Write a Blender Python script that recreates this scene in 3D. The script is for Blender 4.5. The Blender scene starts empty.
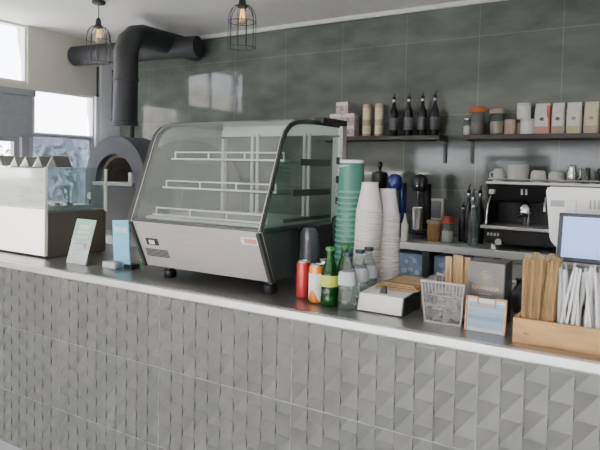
import bpy, bmesh, math, random
from mathutils import Vector, Matrix
random.seed(7)
PI = math.pi
col = bpy.context.scene.collection
CT = 0.986            # top of the front bar
BC = 0.93             # top of the back counter
SH = 1.728            # top of the wall shelves

# ------------------------------------------------------------------ materials
def nt(name):
    m = bpy.data.materials.new(name); m.use_nodes = True
    n = m.node_tree.nodes; l = m.node_tree.links
    return m, n, l, n['Principled BSDF'], n['Material Output']

def mat(name, c, rough=.5, metal=0., var=.06, scale=18., bump=0., emit=0., coat=0., spec=.5, stretch=None):
    m, n, l, p, o = nt(name)
    tc = n.new('ShaderNodeTexCoord'); no = n.new('ShaderNodeTexNoise')
    no.inputs['Scale'].default_value = scale; no.inputs['Detail'].default_value = 4
    if stretch:
        mp = n.new('ShaderNodeMapping'); mp.inputs['Scale'].default_value = stretch
        l.new(tc.outputs['Object'], mp.inputs[0]); l.new(mp.outputs[0], no.inputs['Vector'])
    else:
        l.new(tc.outputs['Object'], no.inputs['Vector'])
    r = n.new('ShaderNodeValToRGB')
    r.color_ramp.elements[0].position = .3; r.color_ramp.elements[1].position = .7
    r.color_ramp.elements[0].color = [max(0, v*(1-var)) for v in c]+[1]
    r.color_ramp.elements[1].color = [v*(1+var) for v in c]+[1]
    l.new(no.outputs['Fac'], r.inputs[0]); l.new(r.outputs[0], p.inputs['Base Color'])
    p.inputs['Roughness'].default_value = rough; p.inputs['Metallic'].default_value = metal
    p.inputs['Specular IOR Level'].default_value = spec
    p.inputs['Coat Weight'].default_value = coat
    if bump:
        b = n.new('ShaderNodeBump'); b.inputs['Strength'].default_value = bump; b.inputs['Distance'].default_value = .01
        l.new(no.outputs['Fac'], b.inputs['Height']); l.new(b.outputs[0], p.inputs['Normal'])
    if emit:
        l.new(r.outputs[0], p.inputs['Emission Color']); p.inputs['Emission Strength'].default_value = emit
    return m

def glass(name, tint=(.9, .95, .93), haze=.05, hazec=(.6, .65, .63), ior=1.45, rough=.02):
    """thin sheet glass: see-through tinted, a diffuse haze mixed in, mirror by Fresnel"""
    m, n, l, p, o = nt(name); n.remove(p)
    t = n.new('ShaderNodeBsdfTransparent'); t.inputs[0].default_value = (*tint, 1)
    d = n.new('ShaderNodeBsdfDiffuse'); d.inputs[0].default_value = (*hazec, 1)
    g = n.new('ShaderNodeBsdfGlossy'); g.inputs['Roughness'].default_value = rough
    lw = n.new('ShaderNodeLayerWeight'); lw.inputs[0].default_value = .5
    pw = n.new('ShaderNodeMath'); pw.operation = 'POWER'; pw.inputs[1].default_value = 4.5
    f = n.new('ShaderNodeMath'); f.operation = 'MULTIPLY_ADD'; f.inputs[1].default_value = .9; f.inputs[2].default_value = .05
    l.new(lw.outputs['Facing'], pw.inputs[0]); l.new(pw.outputs[0], f.inputs[0])
    a = n.new('ShaderNodeMixShader'); b = n.new('ShaderNodeMixShader')
    no = n.new('ShaderNodeTexNoise'); no.inputs['Scale'].default_value = 6
    mu = n.new('ShaderNodeMath'); mu.operation = 'MULTIPLY'; mu.inputs[1].default_value = haze*2
    l.new(no.outputs['Fac'], mu.inputs[0]); l.new(mu.outputs[0], a.inputs[0])
    l.new(t.outputs[0], a.inputs[1]); l.new(d.outputs[0], a.inputs[2])
    l.new(f.outputs[0], b.inputs[0]); l.new(a.outputs[0], b.inputs[1]); l.new(g.outputs[0], b.inputs[2])
    l.new(b.outputs[0], o.inputs[0])
    return m

def wall_tile():
    m, n, l, p, o = nt('glazed_wall_tile')
    tc = n.new('ShaderNodeTexCoord'); sx = n.new('ShaderNodeSeparateXYZ'); l.new(tc.outputs['Object'], sx.inputs[0])
    cb = n.new('ShaderNodeCombineXYZ')
    ax = n.new('ShaderNodeMath'); ax.operation = 'ADD'; ax.inputs[1].default_value = 3.118+6
    az = n.new('ShaderNodeMath'); az.operation = 'ADD'; az.inputs[1].default_value = -.7
    l.new(sx.outputs['X'], ax.inputs[0]); l.new(sx.outputs['Z'], az.inputs[0])
    l.new(ax.outputs[0], cb.inputs[0]); l.new(az.outputs[0], cb.inputs[1])
    br = n.new('ShaderNodeTexBrick'); br.offset = 0; br.squash = 1
    br.inputs['Scale'].default_value = 1; br.inputs['Mortar Size'].default_value = .0045; br.inputs['Mortar Smooth'].default_value = .3
    br.inputs['Brick Width'].default_value = .6; br.inputs['Row Height'].default_value = .6
    br.inputs['Color1'].default_value = (.120, .138, .124, 1); br.inputs['Color2'].default_value = (.131, .150, .135, 1)
    br.inputs['Mortar'].default_value = (.185, .205, .18, 1)
    l.new(cb.outputs[0], br.inputs['Vector'])
    no = n.new('ShaderNodeTexNoise'); no.inputs['Scale'].default_value = 3.5; no.inputs['Detail'].default_value = 7
    mp = n.new('ShaderNodeMapping'); mp.inputs['Scale'].default_value = (1, 1, 2.2); l.new(tc.outputs['Object'], mp.inputs[0])
    l.new(mp.outputs[0], no.inputs['Vector'])
    mx = n.new('ShaderNodeMix'); mx.data_type = 'RGBA'; mx.blend_type = 'MULTIPLY'; mx.inputs[0].default_value = 1
    r = n.new('ShaderNodeValToRGB'); r.color_ramp.elements[0].color = (.78, .78, .78, 1); r.color_ramp.elements[1].color = (1.2, 1.2, 1.2, 1)
    r.color_ramp.elements[0].position = .35; r.color_ramp.elements[1].position = .65
    l.new(no.outputs['Fac'], r.inputs[0]); l.new(br.outputs['Color'], mx.inputs[6]); l.new(r.outputs[0], mx.inputs[7])
    l.new(mx.outputs[2], p.inputs['Base Color'])
    p.inputs['Roughness'].default_value = .07; p.inputs['Specular IOR Level'].default_value = .38
    return m

M = {}
M['ceiling'] = mat('white_ceiling_paint', (.78, .77, .77), .9, scale=2, var=.02)
M['plaster'] = mat('warm_grey_plaster', (.60, .58, .51), .9, scale=3, var=.03)
M['plaster_cool'] = mat('cool_white_plaster', (.82, .84, .88), .85, scale=3, var=.03)
M['walltile'] = wall_tile()
M['floor'] = mat('grey_floor_tile', (.55, .54, .52), .35, scale=5, var=.08)
M['framegrey'] = mat('grey_window_frame', (.30, .31, .33), .5)
M['framewhite'] = mat('white_window_frame', (.75, .76, .78), .5)
M['trim'] = mat('white_cornice', (.72, .72, .70), .7)
M['relief'] = mat('grey_relief_tile', (.172, .174, .156), .36, scale=9, var=.16, spec=.6)
M['stepshade'] = mat('painted_step_shade', (.055, .055, .048), .7)  # shade at the strip steps, put into the colour
M['grout'] = mat('pale_grout', (.34, .34, .315), .8)
M['plinth'] = mat('pale_grey_plinth', (.36, .36, .35), .6)
M['worktop'] = mat('brushed_steel_worktop', (.42, .41, .395), .30, metal=.8, scale=30, var=.08, stretch=(1, 30, 30))
M['steeledge'] = mat('satin_steel_edge', (.80, .80, .79), .38, metal=.6, scale=20, var=.03)
M['steel'] = mat('brushed_steel', (.60, .575, .55), .42, metal=.55, scale=8, var=.05, stretch=(1, 20, 20))
M['steeldark'] = mat('dark_side_steel', (.10, .105, .105), .3, metal=.6)
M['chrome'] = mat('polished_chrome', (.75, .75, .75), .12, metal=1, var=.02)
M['black'] = mat('black_plastic', (.02, .02, .021), .35)
M['blackmat'] = mat('matt_black_metal', (.032, .032, .033), .6)
M['duct'] = mat('dark_grey_duct', (.024, .026, .030), .55, var=.12, scale=10)
M['oven'] = mat('dark_grey_oven_shell', (.075, .077, .092), .6, var=.12, scale=8, bump=.1)
M['ovenin'] = mat('sooty_oven_brick', (.16, .13, .105), .9, var=.3, scale=25)
M['rubber'] = mat('grey_edge_seal', (.045, .05, .05), .4)
M['white'] = mat('white_plastic', (.78, .78, .78), .45, var=.02)
M['railwhite'] = mat('white_wire', (.88, .88, .86), .4, var=.02)
M['palerim'] = mat('pale_plastic_rim', (.40, .38, .35), .4)
M['offwhite'] = mat('off_white_frame', (.82, .82, .76), .5, var=.02)
M['cream'] = mat('cream_glow_panel', (.94, .92, .86), .25, var=.03, scale=1.5, emit=.75)  # emission puts the glare of sunlight into the panel colour
M['brown'] = mat('brown_grey_panel', (.115, .10, .085), .35, var=.1, scale=4)
M['glass'] = glass('clear_case_glass', (.92, .95, .94), .075, (.60, .63, .62))  # pale haze painted in for the grey reflections on this glass
M['glassedge'] = glass('greenish_side_glass', (.80, .88, .86), .06, (.5, .56, .55))
M['glassglare'] = glass('painted_glare_glass', (.75, .8, .8), 1.0, (.97, .98, .98))  # white haze painted in for the window glare on this glass
_n = M['glassglare'].node_tree.nodes; _l = M['glassglare'].node_tree.links
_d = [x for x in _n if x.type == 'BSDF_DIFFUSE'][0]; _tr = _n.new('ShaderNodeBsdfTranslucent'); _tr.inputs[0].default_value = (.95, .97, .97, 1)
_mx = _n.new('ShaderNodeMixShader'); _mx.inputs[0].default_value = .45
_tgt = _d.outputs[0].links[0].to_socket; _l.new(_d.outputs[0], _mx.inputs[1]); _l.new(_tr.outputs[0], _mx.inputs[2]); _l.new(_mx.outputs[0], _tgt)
M['tube'] = mat('added_glow', (1, .97, .9), .5, var=.01, emit=14)  # glow added to brighten the front glass, not a real lamp
M['glasswin'] = glass('window_pane', (.96, .97, .98), .01)
M['glasstint'] = glass('tinted_lower_pane', (.36, .39, .44), .5, (.5, .55, .62))  # dark tint and grey-blue haze put in to dim and veil the view
M['glassgreen'] = glass('green_bottle_glass', (.10, .42, .12), .16, (.03, .30, .05))
M['glassclear'] = glass('clear_bottle_glass', (.80, .86, .86), .08)
M['glassjar'] = glass('jar_glass', (.75, .78, .76), .12)
M['lidplastic'] = glass('smoky_plastic', (.6, .6, .63), .06, (.42, .43, .47))
M['basketplastic'] = glass('clear_grey_plastic', (.62, .60, .59), .28, (.55, .54, .53))
M['canisterfill'] = mat('grey_translucent_fill', (.17, .17, .19), .3)
M['teal'] = mat('teal_paper', (.07, .235, .185), .5, var=.04)
M['tealrim'] = mat('pale_teal_rim', (.19, .38, .31), .5, var=.04)
M['papercup'] = mat('white_paper_cup', (.74, .70, .69), .6, var=.02)
M['redcan'] = mat('red_can_print', (.55, .035, .04), .25, metal=.3, var=.1)
M['orangecan'] = mat('orange_can_print', (.85, .30, .03), .25, metal=.3, var=.1)
M['silver'] = mat('can_aluminium', (.7, .7, .7), .25, metal=.9)
M['ylabel'] = mat('yellow_green_label', (.62, .70, .08), .5)
M['wlabel'] = mat('pale_blue_label', (.55, .60, .64), .5)
M['navy'] = mat('navy_cap', (.012, .016, .06), .35)
M['blueenamel'] = mat('blue_enamel', (.012, .025, .20), .15, coat=.6)
M['greencap'] = mat('green_cap', (.03, .20, .045), .4)
M['kraft'] = mat('kraft_paper', (.50, .335, .165), .8, var=.15, scale=14)
M['kraftdark'] = mat('brown_kraft_paper', (.38, .24, .11), .8, var=.2, scale=14)
M['pine'] = mat('pine_wood', (.58, .32, .11), .4, var=.22, scale=7, stretch=(1, 6, 6))
M['whitepaper'] = mat('white_straw_paper', (.90, .90, .90), .7, var=.02)
M['greenprint'] = mat('pale_green_print', (.38, .60, .47), .5, var=.05)
M['blueprint'] = mat('sky_blue_print', (.22, .62, .85), .45, var=.04)
M['greybox'] = mat('dark_grey_card', (.19, .18, .175), .5, var=.06)
M['gold'] = mat('gold_print', (.50, .42, .26), .45, metal=.3)
M['screenblue'] = mat('pale_blue_screen', (.28, .43, .78), .3, var=.02, emit=.55)
M['screenblack'] = mat('dark_bezel', (.05, .055, .075), .3)
M['greylabel'] = mat('grey_plate', (.36, .37, .39), .5)
M['shelfwood'] = mat('dark_brown_shelf', (.058, .045, .04), .5, var=.15)
M['darkglass'] = mat('dark_bottle_glass', (.016, .016, .019), .15)
M['creamprint'] = mat('cream_packaging', (.80, .72, .52), .5, var=.1, scale=30)
M['pinkprint'] = mat('floral_carton_print', (.62, .50, .48), .6, var=.35, scale=45)
M['whiteprint'] = mat('white_packaging', (.84, .83, .79), .5, var=.08, scale=25)
M['redprint'] = mat('red_packaging', (.55, .13, .09), .5, var=.1)
M['pinkband'] = mat('salmon_band', (.70, .33, .28), .5)
M['tanprint'] = mat('tan_band', (.42, .32, .22), .5)
M['yellowband'] = mat('pale_yellow_band', (.62, .60, .32), .5)
M['orangelid'] = mat('orange_lid', (.52, .13, .04), .45)
M['tanlid'] = mat('tan_lid', (.42, .34, .25), .6)
M['darkstuff'] = mat('dark_coffee_filling', (.05, .025, .018), .7, var=.4, scale=60)
M['wax'] = mat('pale_pink_wax', (.62, .47, .38), .6)
M['redlid'] = mat('red_lid', (.50, .05, .04), .4)
M['honeywood'] = mat('honey_wood', (.34, .20, .085), .5, var=.2)
M['ceramic'] = mat('grey_white_ceramic', (.68, .68, .65), .3, var=.03)
M['bluewrap'] = mat('blue_shrink_wrap', (.36, .50, .72), .3, var=.25, scale=12)
M['bluecap'] = mat('pale_blue_bottle_end', (.70, .80, .95), .3)
M['tent'] = mat('grey_tent_card', (.62, .59, .53), .7)
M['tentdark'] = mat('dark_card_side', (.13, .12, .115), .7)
M['bulb'] = mat('warm_filament', (1, .62, .25), .5, emit=1.6)
M['bulbglass'] = glass('bulb_glass', (.95, .88, .75), .08, (.9, .8, .6))
M['leaf'] = mat('hedge_leaf', (.10, .13, .10), .7, var=.4, scale=20)
M['building'] = mat('cream_render', (.80, .72, .60), .9, var=.04)  # the wall's own cream colour
M['building2'] = mat('dark_render', (.40, .36, .32), .9, var=.04)  # darker copy of the render, shade put into its colour
M['pavement'] = mat('pavement', (.45, .44, .42), .9)
M['leafprint'] = mat('landscape_print', (.30, .42, .58), .4, var=.6, scale=9, stretch=(.4, 1, 4))
M['cardpaper'] = mat('pale_card_paper', (.70, .72, .72), .5)
M['handle'] = mat('dark_text_ink', (.06, .06, .07), .5)
M['whiteink'] = mat('white_ink', (.85, .88, .9), .5)
M['greenink'] = mat('light_green_ink', (.62, .78, .69), .5)
M['redink'] = mat('red_ink', (.70, .25, .22), .5)
M['whitetray'] = mat('pale_tray', (.60, .62, .66), .3)
M['sachetgrey'] = mat('pale_grey_sachet', (.66, .64, .61), .6, var=.25, scale=20)  # plain pale grey paper, no glow

# ------------------------------------------------------------------ mesh helpers
W = {}
def link(o): col.objects.link(o); return o

def thing(name, label, cat, loc=(0, 0, 0), group=None):
    o = bpy.data.objects.new(name, None); link(o); o.location = loc
    o.empty_display_size = .05
    o['label'] = label; o['category'] = cat
    if group: o['group'] = group
    W[o] = Vector(loc); return o

def tag(o, label, cat, group=None, kind=None):
    o['label'] = label; o['category'] = cat
    if group: o['group'] = group
    if kind: o['kind'] = kind
    return o

def obj(name, bm, m, parent=None, smooth=False, label=None, origin=None):
    """bm in world metres; links as ONE mesh object, local to its parent"""
    bmesh.ops.recalc_face_normals(bm, faces=bm.faces[:])
    off = W[parent].copy() if parent is not None else Vector((0, 0, 0))
    o0 = Vector((0, 0, 0))
    if parent is None:
        xs = [v.co for v in bm.verts]
        if origin is None:
            o0 = Vector((sum(v.x for v in xs)/len(xs), sum(v.y for v in xs)/len(xs), min(v.z for v in xs)))
        else: o0 = Vector(origin)
        off = o0
    bmesh.ops.translate(bm, verts=bm.verts[:], vec=-off)
    me = bpy.data.meshes.new(name); bm.to_mesh(me); bm.free()
    ms = m if isinstance(m, (list, tuple)) else [m]
    for k in ms: me.materials.append(k if not isinstance(k, str) else M[k])
    if smooth:
        for p in me.polygons: p.use_smooth = True
    o = bpy.data.objects.new(name, me); link(o)
    if parent is not None: o.parent = parent
    else: o.location = o0
    W[o] = off
    if label: o['label'] = label
    if smooth:
        try:
            me.set_sharp_from_angle(angle=math.radians(40))
        except Exception: pass
    return o

def box(bm, x0, x1, y0, y1, z0, z1, bev=0., mi=0):
    r = bmesh.ops.create_cube(bm, size=1)
    vs = r['verts']
    for v in vs: v.co = Vector(((x0+x1)/2+v.co.x*(x1-x0), (y0+y1)/2+v.co.y*(y1-y0), (z0+z1)/2+v.co.z*(z1-z0)))
    fs = list({f for v in vs for f in v.link_faces})
    for f in fs: f.material_index = mi
    if bev:
        es = list({e for v in vs for e in v.link_edges})
        bmesh.ops.bevel(bm, geom=es, offset=bev, segments=2, affect='EDGES', profile=.6)
    return bm

def B(*a, **k):
    bm = bmesh.new(); return box(bm, *a, **k)

def lathe(bm, prof, cx=0, cy=0, cz=0, seg=24, sx=1., sy=1., mi=0, rot=0.):
    rings = []
    for r, z in prof:
        if r < 1e-5: rings.append([bm.verts.new((cx, cy, cz+z))])
        else: rings.append([bm.verts.new((cx+sx*r*math.cos(2*PI*k/seg+rot), cy+sy*r*math.sin(2*PI*k/seg+rot), cz+z)) for k in range(seg)])
    for a, b in zip(rings, rings[1:]):
        for k in range(seg):
            k2 = (k+1) % seg
            if len(a) == 1 and len(b) == 1: continue
            if len(a) == 1: f = bm.faces.new((a[0], b[k2], b[k]))
            elif len(b) == 1: f = bm.faces.new((a[k], a[k2], b[0]))
            else: f = bm.faces.new((a[k], a[k2], b[k2], b[k]))
            f.material_index = mi
    return bm

def L(*a, **k): return lathe(bmesh.new(), *a, **k)

def tube(bm, pts, r, seg=10, closed=False, caps=True):
    pts = [Vector(p) for p in pts]; n = len(pts); rs = r if isinstance(r, (list, tuple)) else [r]*n
    prev = None; rings = []
    for i, p in enumerate(pts):
        if closed: t = (pts[(i+1) % n]-pts[i-1]).normalized()
        elif i == 0: t = (pts[1]-p).normalized()
        elif i == n-1: t = (p-pts[-2]).normalized()
        else: t = ((pts[i+1]-p).normalized()+(p-pts[i-1]).normalized()).normalized()
        if prev is None:
            a = Vector((0, 0, 1)) if abs(t.z) < .9 else Vector((1, 0, 0))
            u = t.cross(a).normalized()
        else:
            u = (prev-t*prev.dot(t)).normalized()
        prev = u; w = t.cross(u)
        rings.append([bm.verts.new(p+(u*math.cos(2*PI*k/seg)+w*math.sin(2*PI*k/seg))*rs[i]) for k in range(seg)])
    m = n if closed else n-1
    for i in range(m):
        a, b = rings[i], rings[(i+1) % n]
        for k in range(seg):
            bm.faces.new((a[k], a[(k+1) % seg], b[(k+1) % seg], b[k]))
    if caps and not closed:
        bm.faces.new(rings[0]); bm.faces.new(rings[-1][::-1])
    return bm

def T(*a, **k): return tube(bmesh.new(), *a, **k)

def prism(bm, poly, a, b, axis='x', mi=0):
    """poly of (u,v): axis x -> (y,z); y -> (x,z); z -> (x,y)"""
    def P(t, u, v): return {'x': (t, u, v), 'y': (u, t, v), 'z': (u, v, t)}[axis]
    A = [bm.verts.new(P(a, u, v)) for u, v in poly]; Bv = [bm.verts.new(P(b, u, v)) for u, v in poly]
    fs = [bm.faces.new(A), bm.faces.new(Bv[::-1])]
    n = len(poly)
    for i in range(n): fs.append(bm.faces.new((A[i], Bv[i], Bv[(i+1) % n], A[(i+1) % n])))
    for f in fs: f.material_index = mi
    return bm

def P(*a, **k): return prism(bmesh.new(), *a, **k)

def offset_poly(pts, d):
    """ribbon of thickness d along an open 2-D line, returned as closed polygon"""
    out = []
    for i, p in enumerate(pts):
        a = pts[max(0, i-1)]; b = pts[min(len(pts)-1, i+1)]
        tx, ty = b[0]-a[0], b[1]-a[1]; ln = math.hypot(tx, ty)
        out.append((p[0]-ty/ln*d, p[1]+tx/ln*d))
    return list(pts)+out[::-1]

def ribbon(bm, pts, d, a, b, axis='x', mi=0):
    """a bent strip: quads only, so concave outlines stay clean"""
    full = offset_poly(pts, d); n = len(pts); inn = full[:n]; out = full[n:][::-1]
    def Q(t, u, v): return {'x': (t, u, v), 'y': (u, t, v), 'z': (u, v, t)}[axis]
    V = [[bm.verts.new(Q(t, *q)) for q in row] for t in (a, b) for row in (inn, out)]
    ai, ao, bi, bo = V
    fs = []
    for i in range(n-1):
        fs += [bm.faces.new((ai[i], ai[i+1], bi[i+1], bi[i])), bm.faces.new((ao[i], bo[i], bo[i+1], ao[i+1])),
               bm.faces.new((ai[i], ao[i], ao[i+1], ai[i+1])), bm.faces.new((bi[i], bi[i+1], bo[i+1], bo[i]))]
    fs += [bm.faces.new((ai[0], bi[0], bo[0], ao[0])), bm.faces.new((ai[-1], ao[-1], bo[-1], bi[-1]))]
    for f in fs: f.material_index = mi
    return bm

def tilt(bm, ang, axis, pivot):
    bmesh.ops.rotate(bm, verts=bm.verts[:], cent=Vector(pivot), matrix=Matrix.Rotation(ang, 3, axis)); return bm

def text(s, size, m, parent, loc, rot=(PI/2, 0, 0), name='lettering', extrude=.0006, bold=0.0):
    cu = bpy.data.curves.new('t', 'FONT'); cu.body = s; cu.size = size; cu.extrude = extrude
    cu.align_x = 'CENTER'; cu.align_y = 'CENTER'; cu.offset = bold
    to = bpy.data.objects.new('t', cu); link(to)
    bpy.context.view_layer.update()
    me = bpy.data.meshes.new_from_object(to.evaluated_get(bpy.context.evaluated_depsgraph_get()))
    bpy.data.objects.remove(to); bpy.data.curves.remove(cu)
    from mathutils import Euler
    me.transform(Matrix.Translation(Vector(loc)-W[parent]) @ Euler(rot).to_matrix().to_4x4())
    me.materials.clear(); me.materials.append(M[m])
    o = bpy.data.objects.new(name, me); link(o); o.parent = parent; W[o] = W[parent]
    return o

def dup(root, loc, rotz=None, label=None, cat=None, group=None, tiltx=0, tilty=0):
    r = root.copy(); link(r); r.location = loc
    if rotz is not None: r.rotation_euler = (tiltx, tilty, rotz)
    if label: r['label'] = label
    if cat: r['category'] = cat
    if group: r['group'] = group
    for ch in list(root.children):
        c = ch.copy(); link(c); c.parent = r
        for g in list(ch.children):
            d = g.copy(); link(d); d.parent = c
    return r

def struct(name, bm, m, smooth=False):
    o = obj(name, bm, m, smooth=smooth); o['kind'] = 'structure'; return o

# ------------------------------------------------------------------ the room
XL, XR, YB, YF, ZC = -5.36, 3.0, 4.64, -3.6, 2.786
struct('floor', B(XL-.2, XR+.2, YF-.2, YB+.2, -.1, 0), 'floor')
struct('ceiling', B(XL-.2, XR+.2, YF-.2, YB+.2, ZC, ZC+.1), 'ceiling')
struct('wall_back', B(XL-.2, XR+.2, YB, YB+.15, 0, ZC), 'walltile')
struct('wall_right', B(XR, XR+.15, YF, YB, 0, ZC), 'plaster')
struct('trim_1', B(XL, XR, YB-.03, YB-.001, ZC-.04, ZC-.001, bev=.008), 'trim')
# wall_left with openings: list of solid boxes in (y0,y1,z0,z1)
wl = bmesh.new()
solid = [(3.55, 4.64, 2.185, ZC), (3.50, 3.55, 0, ZC), (4.36, 4.64, 0, 2.185), (YF, 3.50, 2.13, 2.225),
         (3.50, 4.36, 0, .55), (YF, 2.05, 2.225, ZC), (YF, .6, 0, 2.13), (2.1, 2.3, 0, 2.13)]
for y0, y1, z0, z1 in solid: box(wl, XL-.18, XL, y0, y1, z0, z1)
struct('wall_left', wl, 'plaster')
fw = bmesh.new()
for x0, x1, z0, z1 in [(XL, XR, 1.98, ZC), (XL, XR, 0, .25), (XL, -5.0, .25, 1.98), (1.2, XR, .25, 1.98), (-2.6, -2.35, .25, 1.98), (-.2, .0, .25, 1.98)]:
    box(fw, x0, x1, YF-.15, YF, z0, z1)
struct('wall_front', fw, 'plaster_cool')

def window(name, axis, a0, a1, z0, z1, fr='framewhite', pane='glasswin', bars=(), t=.03):
    """framed pane in the left (x) or the front (y) wall, with its mullions"""
    w = thing(name, '', 'window', ((XL-.05, (a0+a1)/2, z0) if axis == 'x' else ((a0+a1)/2, YF-.05, z0)))
    del w['label']; del w['category']; w['kind'] = 'structure'
    bm = bmesh.new()
    def bb(u0, u1, v0, v1):
        if axis == 'x': box(bm, XL-.08, XL-.02, u0, u1, v0, v1)
        else: box(bm, u0, u1, YF-.08, YF-.02, v0, v1)
    bb(a0, a0+t, z0, z1); bb(a1-t, a1, z0, z1); bb(a0+t, a1-t, z0, z0+t); bb(a0+t, a1-t, z1-t, z1)
    for k in bars: bb(k-.015, k+.015, z0+t, z1-t)
    obj('window_frame', bm, fr, w)
    bm = B(XL-.053, XL-.047, a0+t, a1-t, z0+t, z1-t) if axis == 'x' else B(a0+t, a1-t, YF-.053, YF-.047, z0+t, z1-t)
    obj('pane', bm, pane, w)
    return w
window('window_1', 'x', 2.05, 3.50, 2.225, ZC, bars=(2.45, 2.53, 3.05), t=.022)
window('window_2', 'x', 3.57, 4.30, 1.735, 2.185, t=.02)
window('window_3', 'x', 2.30, 3.42, .9, 1.70, fr='framegrey', t=.05)
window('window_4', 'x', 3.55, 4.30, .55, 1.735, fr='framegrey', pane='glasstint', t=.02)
window('window_5', 'y', -5.0, -2.6, .25, 1.98, bars=(-3.8,))
window('window_6', 'y', -2.35, -.2, .25, 1.98, bars=(-1.3,))
window('window_7', 'y', 0.0, 1.2, .25, 1.98)
# the grey roller box and jambs round the lower left windows
struct('trim_2', B(XL-.14, XL+.02, .6, 3.54, 1.70, 2.13), 'framegrey')
struct('trim_3', B(XL-.14, XL+.04, .6, 3.56, 2.10, 2.16), 'framegrey')
bm = B(XL-.14, XL+.03, 3.42, 3.50, 0, 1.70); struct('trim_4', bm, 'framegrey')
struct('trim_5', B(XL-.14, XL+.015, 4.30, 4.36, .55, 2.185), 'plaster_cool')
struct('trim_6', B(XL, XL+.02, 4.36, 4.63, 0, ZC-.001), 'plaster_cool')
struct('trim_7', B(XL-.14, XL+.02, .6, 2.12, 0, 1.70), 'framegrey')

# ---- outside, seen through the glass and in the glazed tiles
tag(obj('pavement', B(-40, 30, -40, 30, -.25, -.12), 'pavement'), 'grey pavement outside the café windows', 'pavement', kind='structure')
def building(x0, x1, y0, y1, h, m, label, wins):
    t = thing('exterior_building', label, 'building', ((x0+x1)/2, (y0+y1)/2, -.12), )
    obj('facade', B(x0, x1, y0, y1, -.12, h), m, t)
    for k in range(wins):
        yy = y0+(y1-y0)*(k+.5)/wins
        for zz in (3.2, 5.8):
            if zz+1.4 < h: obj('window_pane', B(x1-.02, x1+.03, yy-.5, yy+.5, zz, zz+1.3), 'building2', t)
building(-30, -25, -14.5, -10, 6.0, 'building', 'cream building outside the left windows, lowest of the row', 2)
building(-30, -25.4, -19.5, -15.2, 6.6, 'building', 'cream building outside the left windows, middle of the row', 2)
building(-30, -25, -26, -20.5, 6.2, 'building', 'cream building outside the left windows, farthest from the oven corner', 2)
building(-16, 8, -18, -14, 1.5, 'building2', 'long low unseen block added across the street to dim the tile reflections', 1)  # unseen, added to hide bright sky from the wall reflections
hb = bmesh.new()
for k in range(1400):
    y = random.uniform(2.2, 4.7); z = 1.64*random.random()**.7; x = XL-.75+random.uniform(-.25, .2)
    s = random.uniform(.025, .06); a = random.uniform(0, 6.3); b2 = random.uniform(-1, 1)
    d = Vector((math.cos(a)*math.cos(b2), math.sin(a)*math.cos(b2), math.sin(b2))); u = d.orthogonal().normalized()
    c = Vector((x, y, z))
    hb.faces.new([hb.verts.new(c-u*s*.4), hb.verts.new(c+d*s), hb.verts.new(c+u*s*.4), hb.verts.new(c-d*s)])
h = thing('hedge', 'dark leafy hedge outside the lower left window', 'hedge', (XL-.8, 3.4, -.12))
obj('foliage', hb, 'leaf', h); hs = bmesh.new()
for k in range(6): tube(hs, [(XL-.75, 2.4+.42*k, -.12), (XL-.78, 2.45+.42*k, 1.2)], .015, 6)
obj('stem', hs, 'kraftdark', h)

# ------------------------------------------------------------------ front bar
bar = thing('service_counter', 'long bar clad in grey relief tiles with triangle pattern', 'counter', (-1.0, 1.95, 0))
X0, X1, YT = -4.03, 1.37, 1.612
rb = bmesh.new()
ZT, Z1, Z2, Z3 = .9555, .680, .375, .121
CH = .305/4
xj = -2.2266
k0 = int(round((X0-xj)/.6)); k1 = int(round((X1-xj)/.6))
for kt in range(k0, k1):
    for (zt, zb, full) in ((ZT, Z1, Z1+.305), (Z1, Z2, Z1), (Z2, Z3, Z2)):
        tx0 = xj+kt*.6+.0018
        cw = (.6-.0036)/10
        for c in range(10):
            x0 = tx0+c*cw; x1 = x0+cw
            off = (c*7 % 4)*CH/4*2
            zz = full-.305-off-CH
            prot = .0095
            while zz < zt:
                a, b = zz, zz+CH
                # two facets split by a rising diagonal, clipped to the tile
                def facet(pts):
                    lo, hi = zb+.0018, zt-.0018
                    out = pts
                    for lim, sg in ((lo, 1), (hi, -1)):
                        res = []
                        for i in range(len(out)):
                            p, q = out[i], out[(i+1) % len(out)]
                            ip, iq = (p[2]-lim)*sg >= 0, (q[2]-lim)*sg >= 0
                            if ip: res.append(p)
                            if ip != iq:
                                t = (lim-p[2])/(q[2]-p[2]); res.append(tuple(p[j]+(q[j]-p[j])*t for j in range(3)))
                        out = res
                        if len(out) < 3: return
                    try: rb.faces.new([rb.verts.new(v) for v in out])
                    except ValueError: pass
                facet([(x0, YT-.001, a), (x1, YT-.001-prot, a), (x1, YT-.001, b)])
                facet([(x0, YT-.001, a), (x1, YT-.001, b), (x0, YT-.001-prot*.55, b)])
                zz += CH
            # side step of each strip
            rb.faces.new([rb.verts.new(v) for v in ((x1, YT-.004, zb+.002), (x1, YT+.004, zb+.002), (x1, YT+.004, zt-.002), (x1, YT-.004, zt-.002))])
me_bar = obj('tiled_front', rb, 'relief', bar)
obj('grout', B(X0, X1, YT-.0005, YT+.01, Z3, ZT), 'grout', bar)
gv = bmesh.new()
for kt in range(k0, k1):
    for c in range(1, 10):
        x = xj+kt*.6+.0018+c*(.6-.0036)/10
        for zt_, zb_ in ((ZT, Z1), (Z1, Z2), (Z2, Z3)): box(gv, x-.0003, x+.0019, YT-.0028, YT-.0002, zb_+.002, zt_-.002)
obj('shade_strip', gv, 'stepshade', bar, label='dark strips painting the shade between the relief strips')
gl = bmesh.new()
for kt in range(k0, k1+1): box(gl, xj+kt*.6-.0022, xj+kt*.6+.0022, YT-.0045, YT, Z3, ZT)
for z in (Z1, Z2): box(gl, X0, X1, YT-.0045, YT, z-.0022, z+.0022)
obj('grout_line', gl, 'grout', bar)
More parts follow.
